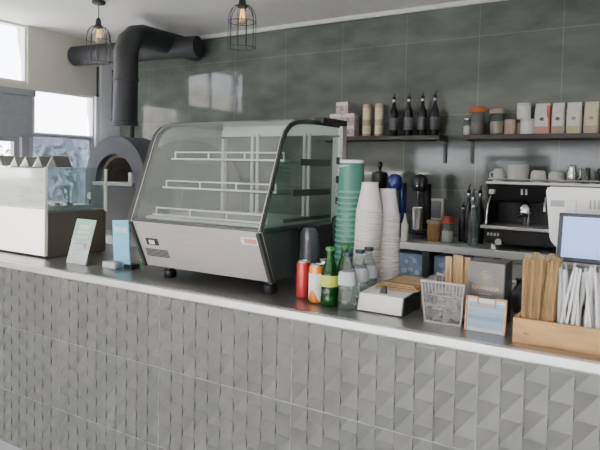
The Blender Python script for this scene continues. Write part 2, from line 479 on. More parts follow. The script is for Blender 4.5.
obj('carcass', B(X0, X1, YT+.01, 2.28, 0, .95), 'blackmat', bar)
obj('plinth', B(X0, X1, YT-.004, YT+.012, 0, Z3), 'plinth', bar)
wt = thing('worktop', 'brushed steel worktop along the top of the bar', 'worktop', (-1, 1.95, .956))
obj('top_sheet', B(X0, X1, 1.632, 2.33, .9565, CT), 'worktop', wt)
obj('front_edge', B(X0, X1, 1.604, 1.632, .9565, CT, bev=.006), 'steeledge', wt, label='bright rounded front edge')

# ------------------------------------------------------------------ heated display case
cs = thing('display_case', 'steel countertop food display case with curved glass and three shelves', 'display case', (-1.525, 1.95, CT))
cx0, cx1 = -1.85, -1.20
body = [(1.66, 1.222), (1.745, 1.036), (2.25, 1.036), (2.25, 1.222)]
obj('body', P([(1.675, 1.218), (1.752, 1.040), (2.245, 1.04), (2.245, 1.218)], cx0+.008, cx1-.008), 'steeldark', cs)
pn = P([(1.66, 1.224), (1.744, 1.036), (1.754, 1.036), (1.672, 1.224)], cx0, cx1)
fp = obj('front_panel', pn, 'steel', cs, label='brushed steel lower front panel')
def onpanel(x0, x1, t0, t1, d=.002):   # boxes lying on the slanted front panel: t from top 0 to bottom 1
    bm = bmesh.new(); n = Vector((0, -.188, -.084)).normalized()
    def pt(x, t, dd): return Vector((x, 1.66+.084*t, 1.224-.188*t))+n*dd
    v = [bm.verts.new(pt(x, t, dd)) for dd in (0, d) for x, t in ((x0, t0), (x1, t0), (x1, t1), (x0, t1))]
    for f in ((0, 1, 2, 3), (7, 6, 5, 4), (0, 4, 5, 1), (1, 5, 6, 2), (2, 6, 7, 3), (3, 7, 4, 0)): bm.faces.new([v[i] for i in f])
    return bm
cp = obj('control_display', onpanel(-1.792, -1.728, .36, .50, .004), 'black', cs)
obj('digits', onpanel(-1.775, -1.745, .385, .475, .0055), 'whiteink', cp)
vb = bmesh.new()
for k in range(6):
    b_ = onpanel(-1.815, -1.69, .60+.03*k, .615+.03*k, .002); me_ = bpy.data.meshes.new('tmp'); b_.to_mesh(me_); b_.free(); vb.from_mesh(me_); bpy.data.meshes.remove(me_)
obj('vent_grille', vb, 'rubber', cs)
st = obj('sticker', onpanel(-1.297, -1.222, .12, .27, .001), 'whiteink', cs, label='white sticker with red print')
obj('red_print', onpanel(-1.282, -1.228, .15, .235, .0016), 'pinkband', st)
for (x, y) in ((-1.755, 1.79), (-1.245, 1.79), (-1.755, 2.2), (-1.245, 2.2)):
    obj('foot', L([(0, 0), (.024, 0), (.027, .004), (.027, .03), (.018, .036), (.018, .052), (0, .052)], x, y, CT, seg=16), 'black', cs, smooth=True)
# glass profile
gp = [(1.664, 1.226), (1.70, 1.318), (1.735, 1.41), (1.765, 1.49), (1.785, 1.545), (1.808, 1.586), (1.84, 1.614), (1.885, 1.631), (1.95, 1.638), (2.09, 1.641), (2.235, 1.641)]
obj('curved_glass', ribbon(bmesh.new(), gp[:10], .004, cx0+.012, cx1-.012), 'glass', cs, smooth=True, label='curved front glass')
for s, x in ((0, cx0), (1, cx1-.012)):
    obj('side_glass', P(gp[:]+[(2.235, 1.226)], x+.004, x+.008), 'glassedge', cs)
    obj('edge_frame', ribbon(bmesh.new(), gp, -.016, x-(.024 if s == 0 else 0), x+.010), 'rubber', cs, smooth=True)
    obj('edge_trim', ribbon(bmesh.new(), gp[:9], .003, x+.001, x+.0045), 'chrome', cs, smooth=True)
    obj('panel_edge', ribbon(bmesh.new(), [(1.664, 1.224), (1.750, 1.036)], -.016, x-.001, x+.013), 'rubber', cs)
# rear frame: off-white rails and posts
obj('glass_seal', B(cx0+.01, cx1-.01, 1.662, 1.672, 1.223, 1.233), 'rubber', cs)
rf = bmesh.new()
box(rf, cx0, cx1, 2.225, 2.25, 1.595, 1.641); box(rf, cx0, cx0+.016, 2.225, 2.25, 1.222, 1.585); box(rf, cx1-.035, cx1, 2.225, 2.25, 1.222, 1.585)
obj('rear_frame', rf, 'offwhite', cs)
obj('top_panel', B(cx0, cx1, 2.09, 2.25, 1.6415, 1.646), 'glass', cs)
obj('rear_post', B(cx1-.001, cx1+.012, 2.225, 2.262, 1.04, 1.645), 'steel', cs)
obj('door_hinge', B(cx1-.03, cx1+.014, 2.06, 2.262, 1.632, 1.657, bev=.004), 'black', cs)
rd = bmesh.new()
for x in (cx1-.008, ):
    for z in (1.30, 1.39, 1.47): box(rd, x, x+.01, 2.21, 2.224, z, z+.03)
obj('latch', rd, 'black', cs)
for x in (-1.625, -1.595, -1.345, -1.322):
    obj('shelf_upright', B(x-.006, x+.006, 2.17, 2.18, 1.222, 1.60), 'offwhite', cs)
for zi, (z, yf) in enumerate(((1.245, 1.745), (1.355, 1.80), (1.475, 1.85))):
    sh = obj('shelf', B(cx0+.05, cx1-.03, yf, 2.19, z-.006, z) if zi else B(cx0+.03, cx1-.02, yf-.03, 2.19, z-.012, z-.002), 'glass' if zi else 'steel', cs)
    r = bmesh.new(); xa, xb = cx0+.06, cx1-.035
    for zz, rr in ((z+.004, .0040), (z+.032, .0034)): tube(r, [(xa-(.02 if zz < z+.01 else 0), yf, zz), (xb, yf, zz)], rr, 6)
    for k in range(4): x = xa+(xb-xa)*k/3; tube(r, [(x, yf, z), (x, yf, z+.032)], .0034, 6)
    if zi == 0:
        for k in range(34): x = xa+(xb-xa)*k/33; tube(r, [(x, yf+.002, z-.006), (x, yf+.002, z+.004)], .0018, 5)
    obj('guard_rail', r, 'railwhite', sh)
    for x in (cx0+.022, cx1-.03): obj('shelf_bracket', B(x, x+.008, yf+.10, 2.19, z-.014, z+.012), 'steeldark', sh)

# ------------------------------------------------------------------ large refrigerated counter at the left
bc = thing('refrigerated_display', 'large cream-fronted glass display case at the left end of the bar', 'display case', (-3.3, 1.95, CT))
bx0, bx1 = -3.95, -2.55
obj('cabinet_body', B(bx0, bx1-.001, 1.775, 2.12, CT+.004, 1.21), 'brown', bc)
obj('front_panel', B(bx0, bx1-.006, 1.760, 1.775, CT+.012, 1.222, bev=.003), 'cream', bc, label='cream front panel with painted-in glow')
obj('base_seal', B(bx0, bx1-.004, 1.765, 2.11, CT, CT+.012), 'black', bc)
obj('front_glass', B(bx0, bx1-.006, 1.762, 1.768, 1.222, 1.424), 'glassglare', bc, label='front glass with painted white glare')
obj('side_glass', B(bx1-.006, bx1, 1.772, 2.12, 1.212, 1.424), 'glassedge', bc)
obj('glass_post', B(bx1-.008, bx1+.003, 2.112, 2.124, 1.20, 1.424), 'offwhite', bc)
obj('added_glow_tube', T([(bx0+.02, 1.80, 1.408), (bx1-.12, 1.80, 1.408)], .010, 10), 'tube', bc, smooth=True)  # added glow behind the front glass
obj('top_glass', B(bx0, bx1, 1.762, 2.12, 1.424, 1.430), 'glassedge', bc)
obj('edge_bead', B(bx1-.007, bx1+.001, 1.757, 1.77, CT+.012, 1.43), 'offwhite', bc)
sg = bmesh.new()
for x, w in ((-2.88, .022), (-2.845, .018), (-2.81, .02), (-2.775, .02), (-2.74, .022)): box(sg, x, x+w, 1.7605, 1.7618, 1.325, 1.35)
for i, (x, y, lab) in enumerate(((-2.78, 1.94, 'pale steel tray inside the cream display case, nearest its glass end'), (-3.15, 1.94, 'pale steel tray inside the cream display case, behind the bright front glass'))):
    t = thing('food_tray', lab, 'tray', (x, y, 1.211))
    bm = B(x-.15, x+.15, y-.15, y+.15, 1.211, 1.216)
    for a in (-1, 1):
        box(bm, x+a*.15-.004, x+a*.15+.004, y-.15, y+.15, 1.211, 1.235); box(bm, x-.15, x+.15, y+a*.15-.004, y+a*.15+.004, 1.211, 1.235)
    obj('pan', bm, 'whitetray', t); bm = bmesh.new()
    for k in range(5): lathe(bm, [(0, 0), (.03, .0), (.042, .012), (.03, .028), (0, .034)], x-.09+.045*k, y+.05*math.sin(k*2.1), 1.216, seg=10, sy=.7)
    obj('pastries', bm, 'steeldark' if i == 0 else 'tanprint', t, smooth=True)
for i, (x, y, w, hh) in enumerate(((-3.03, 1.86, .075, .055), (-2.925, 1.88, .07, .05), (-2.83, 1.88, .08, .05), (-2.735, 1.89, .085, .055), (-2.635, 1.90, .085, .058))):
    t = thing('tent_card', 'small grey folded card on the cream display case, %s' % ('leftmost of five in the row', 'second from the left in the row', 'middle one of five', 'second from the glass end', 'nearest the glass end')[i], 'card', (x, y, 1.430), 'folded cards on the display case')
    b0 = P([(x-w*.6, 1.4305), (x+.0, 1.4305+hh), (x+.004, 1.4305+hh), (x-w*.6+.006, 1.4305)], y-.045, y+.045, axis='y')
    obj('front_flap', b0, 'tent', t)
    b1 = P([(x+.002, 1.4305+hh), (x+w*.42, 1.4305), (x+w*.42-.006, 1.4305), (x-.002, 1.4305+hh)], y-.045, y+.045, axis='y')
    obj('rear_flap', b1, 'tentdark', t)

# ------------------------------------------------------------------ signs on the bar
t = thing('table_card', 'leaning card with pale green top and white lower half', 'card', (-2.32, 1.757, CT))
bm = B(-2.388, -2.250, 1.755, 1.758, CT+.001, CT+.212); tilt(bm, math.radians(-17), 'X', (0, 1.757, CT)); obj('card', bm, 'cardpaper', t)
bm = B(-2.388, -2.250, 1.7535, 1.755, CT+.105, CT+.212); tilt(bm, math.radians(-17), 'X', (0, 1.757, CT)); obj('green_print', bm, 'greenprint', t)
bm = bmesh.new()
for z0, z1, w in ((.165, .185, .035), (.145, .158, .045), (.122, .132, .04)): box(bm, -2.319-w, -2.319+w, 1.7525, 1.7535, CT+z0, CT+z1)
tilt(bm, math.radians(-17), 'X', (0, 1.757, CT)); obj('printed_lines', bm, 'greenink', t)
bm = bmesh.new(); 
for z0, w in ((.093, .012), (.075, .04), (.06, .035), (.045, .04)): box(bm, -2.319-w, -2.319+w, 1.7542, 1.755, CT+z0, CT+z0+.004)
tilt(bm, math.radians(-17), 'X', (0, 1.757, CT)); obj('small_print', bm, 'greenprint', t)
bm = B(-2.365, -2.275, 1.79, 1.795, CT+.012, CT+.11); tilt(bm, math.radians(14), 'X', (0, 1.84, CT)); obj('stand_flap', bm, 'cardpaper', t)

t = thing('counter_sign', 'sky blue card sign with white lettering standing beside the steel case', 'sign', (-2.06, 1.815, CT))
def tl(bm): return tilt(bm, math.radians(3.5), 'Y', (-2.06, 1.815, CT)) and tilt(bm, math.radians(0), 'X', (-2.06, 1.815, CT))
bm = B(-2.122, -2.018, 1.812, 1.817, CT+.006, CT+.216); bmesh.ops.rotate(bm, verts=bm.verts[:], cent=(-2.06, 1.815, CT), matrix=Matrix.Rotation(-math.radians(4), 3, 'Y')); obj('card', bm, 'blueprint', t)
text('Wolt', .042, 'whiteink', t, (-2.078, 1.8105, CT+.172), rot=(PI/2, math.radians(-4), 0), bold=.0012)
bm = L([(0, 0), (.012, .004), (.014, .012), (.008, .02), (0, .022)], -2.045, 1.81, CT+.03, seg=12, sy=.1); obj('printed_picture', bm, 'greenprint', t)
obj('base', B(-2.045, -1.998, 1.80, 1.85, CT, CT+.022, bev=.003), 'black', t)
t = thing('card_holder_block', 'low pale block at the foot of the blue sign', 'block', (-2.11, 1.79, CT))
obj('block', B(-2.145, -2.062, 1.765, 1.80, CT, CT+.032, bev=.004), 'greylabel', t)
obj('face_print', B(-2.142, -2.066, 1.7635, 1.765, CT+.005, CT+.028), 'cardpaper', t)
t = thing('flower_sprig', 'tiny yellow-green sprig between the blue sign and the steel case', 'sprig', (-1.955, 1.83, CT))
obj('stem', T([(-1.955, 1.83, CT), (-1.96, 1.83, CT+.04), (-1.955, 1.83, CT+.06)], .003, 6), 'greencap', t)
bm = bmesh.new()
for k in range(6): lathe(bm, [(0, -.007), (.008, 0), (0, .007)], -1.957+.013*math.cos(k*1.05), 1.83+.008*math.sin(k), CT+.06+.012*math.sin(k*1.05), seg=8)
obj('petals', bm, 'ylabel', t, smooth=True)

# ------------------------------------------------------------------ cans and bottles
def can(label, x, y, mbody, band, r=.0265, hgt=.134):
    t = thing('drink_can', label, 'can', (x, y, CT))
    obj('can_body', L([(r*.8, .003), (r*.92, .006), (r, .014), (r, hgt-.016), (r*.9, hgt-.004)], x, y, CT, 28), mbody, t, smooth=True)
    obj('can_end', L([(0, .002), (r*.75, .002), (r*.8, .003)], x, y, CT, 28), 'silver', t)
    lid = obj('can_lid', L([(r*.9, hgt-.004), (r*.92, hgt), (r*.86, hgt), (r*.82, hgt-.004), (0, hgt-.004)], x, y, CT, 28), 'silver', t, smooth=True)
    obj('pull_tab', B(x-.006, x+.006, y-.012, y+.008, CT+hgt-.003, CT+hgt-.001), 'silver', lid)
    if band:
        bm = bmesh.new()
        z0, z1 = band
        seg = 20
        a = [bm.verts.new((x+(r+.0006)*math.cos(th), y+(r+.0006)*math.sin(th), CT+z0+.02*math.sin(3*th))) for th in [PI+.2+k*(PI+.3)/seg for k in range(seg+1)]]
        b = [bm.verts.new((x+(r+.0006)*math.cos(th), y+(r+.0006)*math.sin(th), CT+z1)) for th in [PI+.2+k*(PI+.3)/seg for k in range(seg+1)]]
        for k in range(seg): bm.faces.new((a[k], a[k+1], b[k+1], b[k]))
        obj('printed_label', bm, 'whiteprint', t, smooth=True)
can('red drink can in front of the steel case', -1.100, 1.79, 'redcan', None)
can('orange and white drink can beside the red can', -1.026, 1.755, 'orangecan', (.028, .105))
can('silver-topped can standing behind the orange can', -1.055, 1.865, 'silver', None)

def bottle(label, x, y, mglass, lab, cap, hgt=.196, r=.030, grp=None, full=None):
    t = thing('glass_bottle', label, 'bottle', (x, y, CT), grp)
    pr = [(0, .004), (r*.85, 0), (r, .008), (r, .03), (r*.93, .05), (r, .07), (r, .105), (r*.8, .128), (r*.52, .152), (r*.40, .172), (r*.40, .184), (r*.48, .186), (r*.48, hgt-.006)]
    obj('bottle_glass', L(pr, x, y, CT, 28), mglass, t, smooth=True)
    obj('cap', L([(r*.5, hgt-.012), (r*.55, hgt-.010), (r*.52, hgt), (0, hgt+.001)], x, y, CT, 20), cap, t, smooth=True)
    if lab == 'round': obj('label_band', L([(r+.0008, .068), (r+.0008, .106)], x, y, CT, 28), 'ylabel', t, smooth=True)
    elif lab == 'diamond': obj('label_band', L([(r+.0008, .084), (r+.0008, .105), (r*.8+.0008, .128)], x, y, CT, 28), 'wlabel', t, smooth=True)
    if full: obj('drink', L([(0, .006), (r*.8, .006), (r*.92, .03), (r*.86, .05), (r*.92, .07), (r*.92, .105), (r*.7, .13), (0, .135)], x, y, CT, 20), full, t, smooth=True)
    return t
bottle('green glass bottle with yellow label, front one', -.968, 1.745, 'glassgreen', 'round', 'greencap', .2)
bottle('green glass bottle half hidden behind the front green one', -.962, 1.84, 'glassgreen', 'round', 'greencap', .2)
g = 'clear bottles with navy caps'
bottle('clear bottle with navy cap and pale label, nearest the bar front', -.893, 1.73, 'glassclear', 'diamond', 'navy', .19, .031, g)
bottle('clear bottle with navy cap, middle of its three', -.893, 1.82, 'glassclear', 'diamond', 'navy', .19, .031, g)
bottle('clear bottle with navy cap, rear one by the napkin box', -.898, 1.90, 'glassclear', 'diamond', 'navy', .19, .031, g)

# ------------------------------------------------------------------ cup stacks
def cup_stack(label, x, y, n, rb_, rt, hc, step, m, mrim, lean=(0, 0), base='white', cat='cup stack'):
    """nested upturned cups: every cup is a part of the stack's column; here each cup is its own object"""
    z = CT
    r = None
    for k in range(n):
        zz = CT+k*step; lx = x+lean[0]*k/n; ly = y+lean[1]*k/n
        if r is None:
            r = thing('paper_cup', label, 'cup', (lx, ly, zz), label[0:0] or (m+' cups in one stack'))
            pr = [(rb_-.001, .009), (rt, hc-.011)]
            obj('cup_wall', L(pr, lx, ly, zz, 32), m, r, smooth=True)
            obj('rolled_rim', L([(rb_-.002, 0), (rb_+.0012, .0005), (rb_+.0028, .004), (rb_+.0016, .008), (rb_-.0012, .0088)], lx, ly, zz, 32), mrim, r, smooth=True)
            obj('cup_base', L([(rt+.0002, hc-.0115), (rt+.0006, hc), (rt-.002, hc), (rt-.003, hc-.005), (0, hc-.005)], lx, ly, zz, 32), base, r, smooth=True)
            first = r
        else: dup(first, (lx, ly, zz), 0)
    return r
N_TEAL = 19
cup_stack('teal paper cup upturned in the tall stack behind the bottles', -1.047, 2.02, N_TEAL, .052, .0465, .125, .0208, 'teal', 'tealrim', (.012, 0), 'papercup')
for o in [o for o in col.objects if o.get('label', '').startswith('teal paper cup')]: o['group'] = 'teal cups in the tall stack'
cup_stack('white paper cup upturned in the taller white stack, beside the teal cups', -.945, 1.97, 30, .0475, .030, .105, .0108, 'papercup', 'papercup', (.012, 0), 'papercup')
for o in [o for o in col.objects if o.get('label', '').startswith('white paper cup upturned in the taller')]: o['group'] = 'white cups in the taller stack'
cup_stack('white paper cup upturned in the shorter white stack, toward the napkin box', -.893, 2.05, 29, .0455, .030, .10, .0105, 'papercup', 'papercup', (-.004, 0), 'papercup')
for o in [o for o in col.objects if o.get('label', '').startswith('white paper cup upturned in the shorter')]: o['group'] = 'white cups in the shorter stack'

# smoky plastic domes beside the case
for i, (x, y, hh, r, lab) in enumerate(((-1.165, 1.93, .25, .041, 'smoky grey round-topped cylinder between steel case and red can'), (-1.14, 2.13, .275, .036, 'smoky grey cylinder tucked beside the teal cups'))):
    t = thing('plastic_canister', lab, 'canister', (x, y, CT))
    obj('canister_wall', L([(r, 0), (r, hh-.03), (r*.93, hh-.012), (r*.7, hh-.002), (0, hh)], x, y, CT, 28), 'lidplastic', t, smooth=True)
    obj('inner_stack', L([(0, .004), (r*.86, .004), (r*.84, hh-.035), (r*.55, hh-.014), (0, hh-.012)], x, y, CT, 24), 'canisterfill', t, smooth=True)

# ------------------------------------------------------------------ napkin box, kraft bags
t = thing('napkin_box', 'low off-white napkin box with slanted front', 'box', (-.76, 1.82, CT))
obj('shell', P([(1.738, CT+.004), (1.752, CT+.058), (1.90, CT+.066), (1.90, CT+.004)], -.858, -.706, axis='x'), 'offwhite', t)
obj('side_panel', P([(1.742, CT), (1.756, CT+.055), (1.90, CT+.063), (1.90, CT)], -.706, -.702, axis='x'), 'black', t)
obj('clip', P([(-.80, CT+.058), (-.786, CT+.085), (-.778, CT+.085), (-.772, CT+.055)], 1.775, 1.785, axis='y'), 'blackmat', t)
for i in range(3):
    t = thing('kraft_bag', ('flat brown kraft bag, lowest on the napkin box', 'flat brown kraft bag, middle of the pile on the napkin box', 'flat brown kraft bag, topmost on the napkin box')[i], 'paper bag', (-.76, 1.92, CT+.0665+.0055*i), 'kraft bags on the napkin box')
    bm = B(-.84+.008*i, -.69-.006*i, 1.83+.01*i, 2.02, CT+.0665+.0055*i, CT+.071+.0055*i, bev=.0015)
    tilt(bm, math.radians(4-4*i), 'Z', (-.76, 1.9, 0)); obj('bag_sheet', bm, ('kraft', 'kraftdark', 'kraft')[i], t)
    bm = B(-.84+.008*i, -.69-.006*i, 1.83+.01*i, 1.86+.01*i, CT+.0711+.0055*i, CT+.0719+.0055*i); tilt(bm, math.radians(4-4*i), 'Z', (-.76, 1.9, 0)); obj('folded_flap', bm, 'kraftdark', t)

# ------------------------------------------------------------------ basket with sachets and kraft packets
t = thing('plastic_basket', 'clear grey plastic basket holding sachets and kraft packets', 'basket', (-.56, 1.79, CT))
x0, x1, y0, y1 = -.638, -.505, 1.728, 1.86
bm = bmesh.new()
w = .0035; fl = .012
def wallq(bm, a, b, c, d):
    bm.faces.new([bm.verts.new(v) for v in (a, b, c, d)])
zt = CT+.128
ring0 = [(x0+fl, y0+fl, CT+.002), (x1-fl, y0+fl, CT+.002), (x1-fl, y1-fl, CT+.002), (x0+fl, y1-fl, CT+.002)]
ring1 = [(x0, y0, zt), (x1, y0, zt), (x1, y1, zt), (x0, y1, zt)]
for i in range(4): wallq(bm, ring0[i], ring0[(i+1) % 4], ring1[(i+1) % 4], ring1[i])
wallq(bm, *ring0)
obj('basket_wall', bm, 'basketplastic', t)
bm = bmesh.new(); tube(bm, ring1, .004, 8, closed=True); tube(bm, [tuple(v) for v in ring0], .004, 8, closed=True)
for i in range(4): tube(bm, [ring0[i], ring1[i]], .003, 6)
obj('rim', bm, 'palerim', t)
bm = bmesh.new()
for i in range(4):
    a0, a1 = Vector(ring0[i]), Vector(ring0[(i+1) % 4]); b0, b1 = Vector(ring1[i]), Vector(ring1[(i+1) % 4])
    for k in range(1, 12):
        f = k/12; p, q = a0.lerp(a1, f), b0.lerp(b1, f)
        tube(bm, [p.lerp(q, .68), q], .0013, 5)
    tube(bm, [a0.lerp(b0, .68), a1.lerp(b1, .68)], .0014, 5)
obj('lattice', bm, 'greylabel', t)
for k in range(14):
    cx, cy, cz = random.uniform(x0+.035, x1-.035), random.uniform(y0+.035, y1-.06), CT+.016+.006*k
    bm = B(cx-.024, cx+.024, cy-.019, cy+.019, cz-.003, cz+.003, bev=.0015)
    tilt(bm, random.uniform(-.5, .5), 'X', (cx, cy, cz)); tilt(bm, random.uniform(-.4, .4), 'Y', (cx, cy, cz)); tilt(bm, random.uniform(0, 3), 'Z', (cx, cy, cz))
    o = obj('sachet', bm, 'sachetgrey', None); tag(o, 'small pale sachet heaped in the clear grey basket', 'sachet', 'sachets in the basket')
for k in range(6):
    x = -.583+.0115*k; y = 1.822+.0065*(k % 3)
    bm = bmesh.new(); hk = .195+.010*math.sin(k*2.3)
    ribbon(bm, [(x-.011, y+.003), (x-.004, y-.002), (x+.004, y+.002), (x+.011, y-.003)], .002, CT+.03, CT+hk, axis='z')
    tilt(bm, random.uniform(-.04, .04), 'Y', (x, y, CT)); tilt(bm, -.05, 'X', (x, y, CT+.03))
    o = obj('kraft_packet', bm, 'kraft' if k != 2 else 'kraftdark'); tag(o, 'upright kraft paper packet sticking out of the clear grey basket', 'packet', 'kraft packets in the basket')

# ------------------------------------------------------------------ grey box with gold print, card holder
t = thing('grey_box', 'tall dark grey box with gold emblem and lettering', 'box', (-.44, 1.86, CT))
gx0, gx1, gy0, gy1, gz = -.516, -.408, 1.80, 1.90, CT+.192
obj('carton', B(gx0, gx1, gy0, gy1, CT+.001, gz, bev=.002), 'greybox', t)
obj('dark_side', B(gx1-.001, gx1+.0015, gy0+.003, gy1-.003, CT+.004, gz-.002), 'black', t)
em = bmesh.new()
ec = (-.462, gy0-.0006, CT+.150)
ring = [(ec[0]+.019*math.cos(a*PI/10), ec[1], ec[2]+.016*math.sin(a*PI/10)) for a in range(20)]
tube(em, ring, .0012, 5, closed=True)
for a in range(7):
    th = PI*(.1+.8*a/6); tube(em, [(ec[0], ec[1], ec[2]-.008), (ec[0]+.013*math.cos(th), ec[1], ec[2]-.006+.016*math.sin(th))], .0013, 5)
obj('emblem', em, 'gold', t)
text('HAVANNA', .0165, 'gold', t, (-.462, gy0-.0005, CT+.114), bold=.0006)
em = bmesh.new(); box(em, -.482, -.442, gy0-.001, gy0, CT+.095, CT+.098); box(em, -.476, -.448, gy0-.001, gy0, CT+.087, CT+.0895); obj('small_print', em, 'gold', t)

t = thing('card_holder', 'wood-edged holder with blue landscape cards in front of the grey box', 'card holder', (-.44, 1.72, CT))
an = math.radians(-10); pv = (0, 1.715, CT)
bm = B(-.497, -.385, 1.722, 1.728, CT+.002, CT+.098); tilt(bm, an, 'X', pv); obj('card', bm, 'cardpaper', t)
bm = B(-.491, -.391, 1.7195, 1.7215, CT+.012, CT+.085); tilt(bm, an, 'X', pv); obj('picture', bm, 'leafprint', t)
bm = bmesh.new()
for a in ((-.499, -.4945, CT, CT+.102), (-.3875, -.383, CT, CT+.102), (-.499, -.464, CT+.096, CT+.102), (-.418, -.383, CT+.096, CT+.102), (-.468, -.464, CT+.078, CT+.102), (-.418, -.414, CT+.078, CT+.102), (-.468, -.414, CT+.074, CT+.079)):
    box(bm, a[0], a[1], 1.716, 1.730, a[2], a[3])
tilt(bm, an, 'X', pv); obj('holder_frame', bm, 'pine', t)
bm = B(-.47, -.41, 1.755, 1.76, CT, CT+.06); tilt(bm, math.radians(10), 'X', (0, 1.76, CT)); obj('rear_strut', bm, 'pine', t)

t = thing('small_jug', 'small black two-handled jug behind the grey box', 'jug', (-.412, 2.05, CT))
obj('jug_body', L([(0, 0), (.022, 0), (.03, .02), (.032, .05), (.024, .075), (.013, .09), (.013, .105), (.017, .112), (0, .112)], -.412, 2.05, CT, 20), 'black', t, smooth=True)
for s in (-1, 1): obj('handle', T([(-.412+s*.013, 2.05, CT+.1), (-.412+s*.032, 2.05, CT+.10), (-.412+s*.036, 2.05, CT+.085), (-.412+s*.026, 2.05, CT+.065)], .004, 8), 'ceramic', t, smooth=True)

# ------------------------------------------------------------------ pine box with wrapped straws
t = thing('wooden_box', 'pine wood box holding kraft and white paper straws', 'box', (-.12, 1.74, CT))
wx0, wx1, wy0, wy1, wh = -.353, .13, 1.675, 1.80, .068
obj('front_board', B(wx0, wx1, wy0, wy0+.012, CT, CT+wh, bev=.0015), 'pine', t)
obj('rear_board', B(wx0, wx1, wy1-.012, wy1, CT, CT+wh, bev=.0015), 'pine', t)
for x in (wx0, wx1-.012, -.265): obj('end_board', B(x, x+.012, wy0+.012, wy1-.012, CT, CT+wh-.001), 'pine', t)
obj('bottom_board', B(wx0+.012, wx1-.012, wy0+.012, wy1-.012, CT+.001, CT+.008), 'pine', t)
obj('wood_knot', L([(0, 0), (.009, .0005), (.006, .001), (0, .0012)], 0, 0, 0, 16, sy=.6) if False else P([(-.318+.009*math.cos(a*PI/8), CT+.028+.0035*math.sin(a*PI/8)) for a in range(16)], wy0-.0006, wy0+.001, axis='y'), 'kraftdark', t)
for k in range(22):
    x = -.331+.0033*k; y = 1.698+.019*(k % 5)
    hh = .228+.012*math.sin(k*1.9)
    t = thing('kraft_straw', 'kraft-wrapped packet standing at the left end of the pine box', 'packet', (x, y, CT+.008), 'kraft packets in the pine box')
    bm = bmesh.new(); a_ = random.choice((-1, 1))*.0025
    ribbon(bm, [(x-.0065, y-a_), (x, y+a_), (x+.0065, y-a_)], .0016, CT+.009, CT+hh, axis='z')
    tilt(bm, .015+.0025*k+random.uniform(-.02, .03), 'Y', (x, y, CT)); obj('wrapper', bm, 'kraft' if k % 5 else 'kraftdark', t)
for k in range(112):
    x = -.246+.0029*k; y = 1.696+.0175*(k % 6)
    ln = .196+.014*math.sin(k*2.7); ax = random.uniform(-.15, .15)+(.08 if k < 8 else 0); ay = random.uniform(-.05, .05)
    top = (x+math.sin(ax)*ln, y+math.sin(ay)*ln, CT+.009+ln)
    t = thing('wrapped_straw', 'white paper-wrapped straw standing in the pine box', 'straw', (x, y, CT+.009), 'white straws in the pine box')
    obj('straw_wrapper', T([(x, y, CT+.0095), (x+(top[0]-x)*.5, y+(top[1]-y)*.5, CT+.0095+ln*.5), top], .0038, 6), 'whitepaper', t, smooth=True)

# ------------------------------------------------------------------ point of sale terminal
t = thing('sales_terminal', 'white point of sale terminal seen from behind, with vents', 'terminal', (-.12, 2.15, CT))
def tb(bm, an=12, pv=(0, 2.05, 1.2)): return tilt(bm, math.radians(-an), 'X', pv)
poly = [(-.332, 1.225), (-.30, 1.185), (.16, 1.185), (.16, 1.405), (-.352, 1.405)]
bm = P([(-.326, 1.235), (-.306, 1.212), (.16, 1.205), (.16, 1.408), (-.338, 1.408), (-.347, 1.398)], 2.04, 2.09, axis='y')
bmesh.ops.bevel(bm, geom=bm.edges[:], offset=.004, segments=2, affect='EDGES')
tb(bm, 8); obj('shell', bm, 'white', t)
bm = bmesh.new()
for k in range(8): box(bm, -.215+.012*k, -.210+.012*k, 2.036, 2.042, 1.34, 1.368)
tb(bm, 8); obj('vent_slots', bm, 'greylabel', t)
bm = B(-.330, -.288, 2.037, 2.041, 1.343, 1.363); tb(bm, 8); obj('name_plate', bm, 'greylabel', t)
bm = B(-.282, -.252, 2.037, 2.041, 1.318, 1.365, bev=.004); tb(bm, 8); obj('hinge_cover', bm, 'white', t)
obj('neck', B(-.15, .0, 2.08, 2.13, CT+.01, 1.26, bev=.006), 'white', t)
obj('base', B(-.24, .08, 1.98, 2.2, CT, CT+.02, bev=.006), 'black', t)
t = thing('customer_display', 'small pale blue screen with dark bezel before the terminal', 'screen', (-.15, 1.93, CT))
def td(bm): return tilt(bm, math.radians(-14), 'X', (0, 1.93, 1.19))
bm = B(-.288, .02, 1.93, 1.948, 1.185, 1.335, bev=.004); td(bm); obj('bezel', bm, 'screenblack', t)
bm = B(-.275, .007, 1.9285, 1.9305, 1.199, 1.323); td(bm); obj('screen', bm, 'screenblue', t)
bm = B(-.291, .023, 1.940, 1.956, 1.182, 1.338, bev=.004); td(bm); obj('rear_shell', bm, 'white', t)
obj('stand', B(-.17, -.10, 1.945, 1.965, CT+.012, 1.21), 'white', t); obj('foot_plate', B(-.22, -.05, 1.89, 1.975, CT, CT+.012, bev=.003), 'white', t)

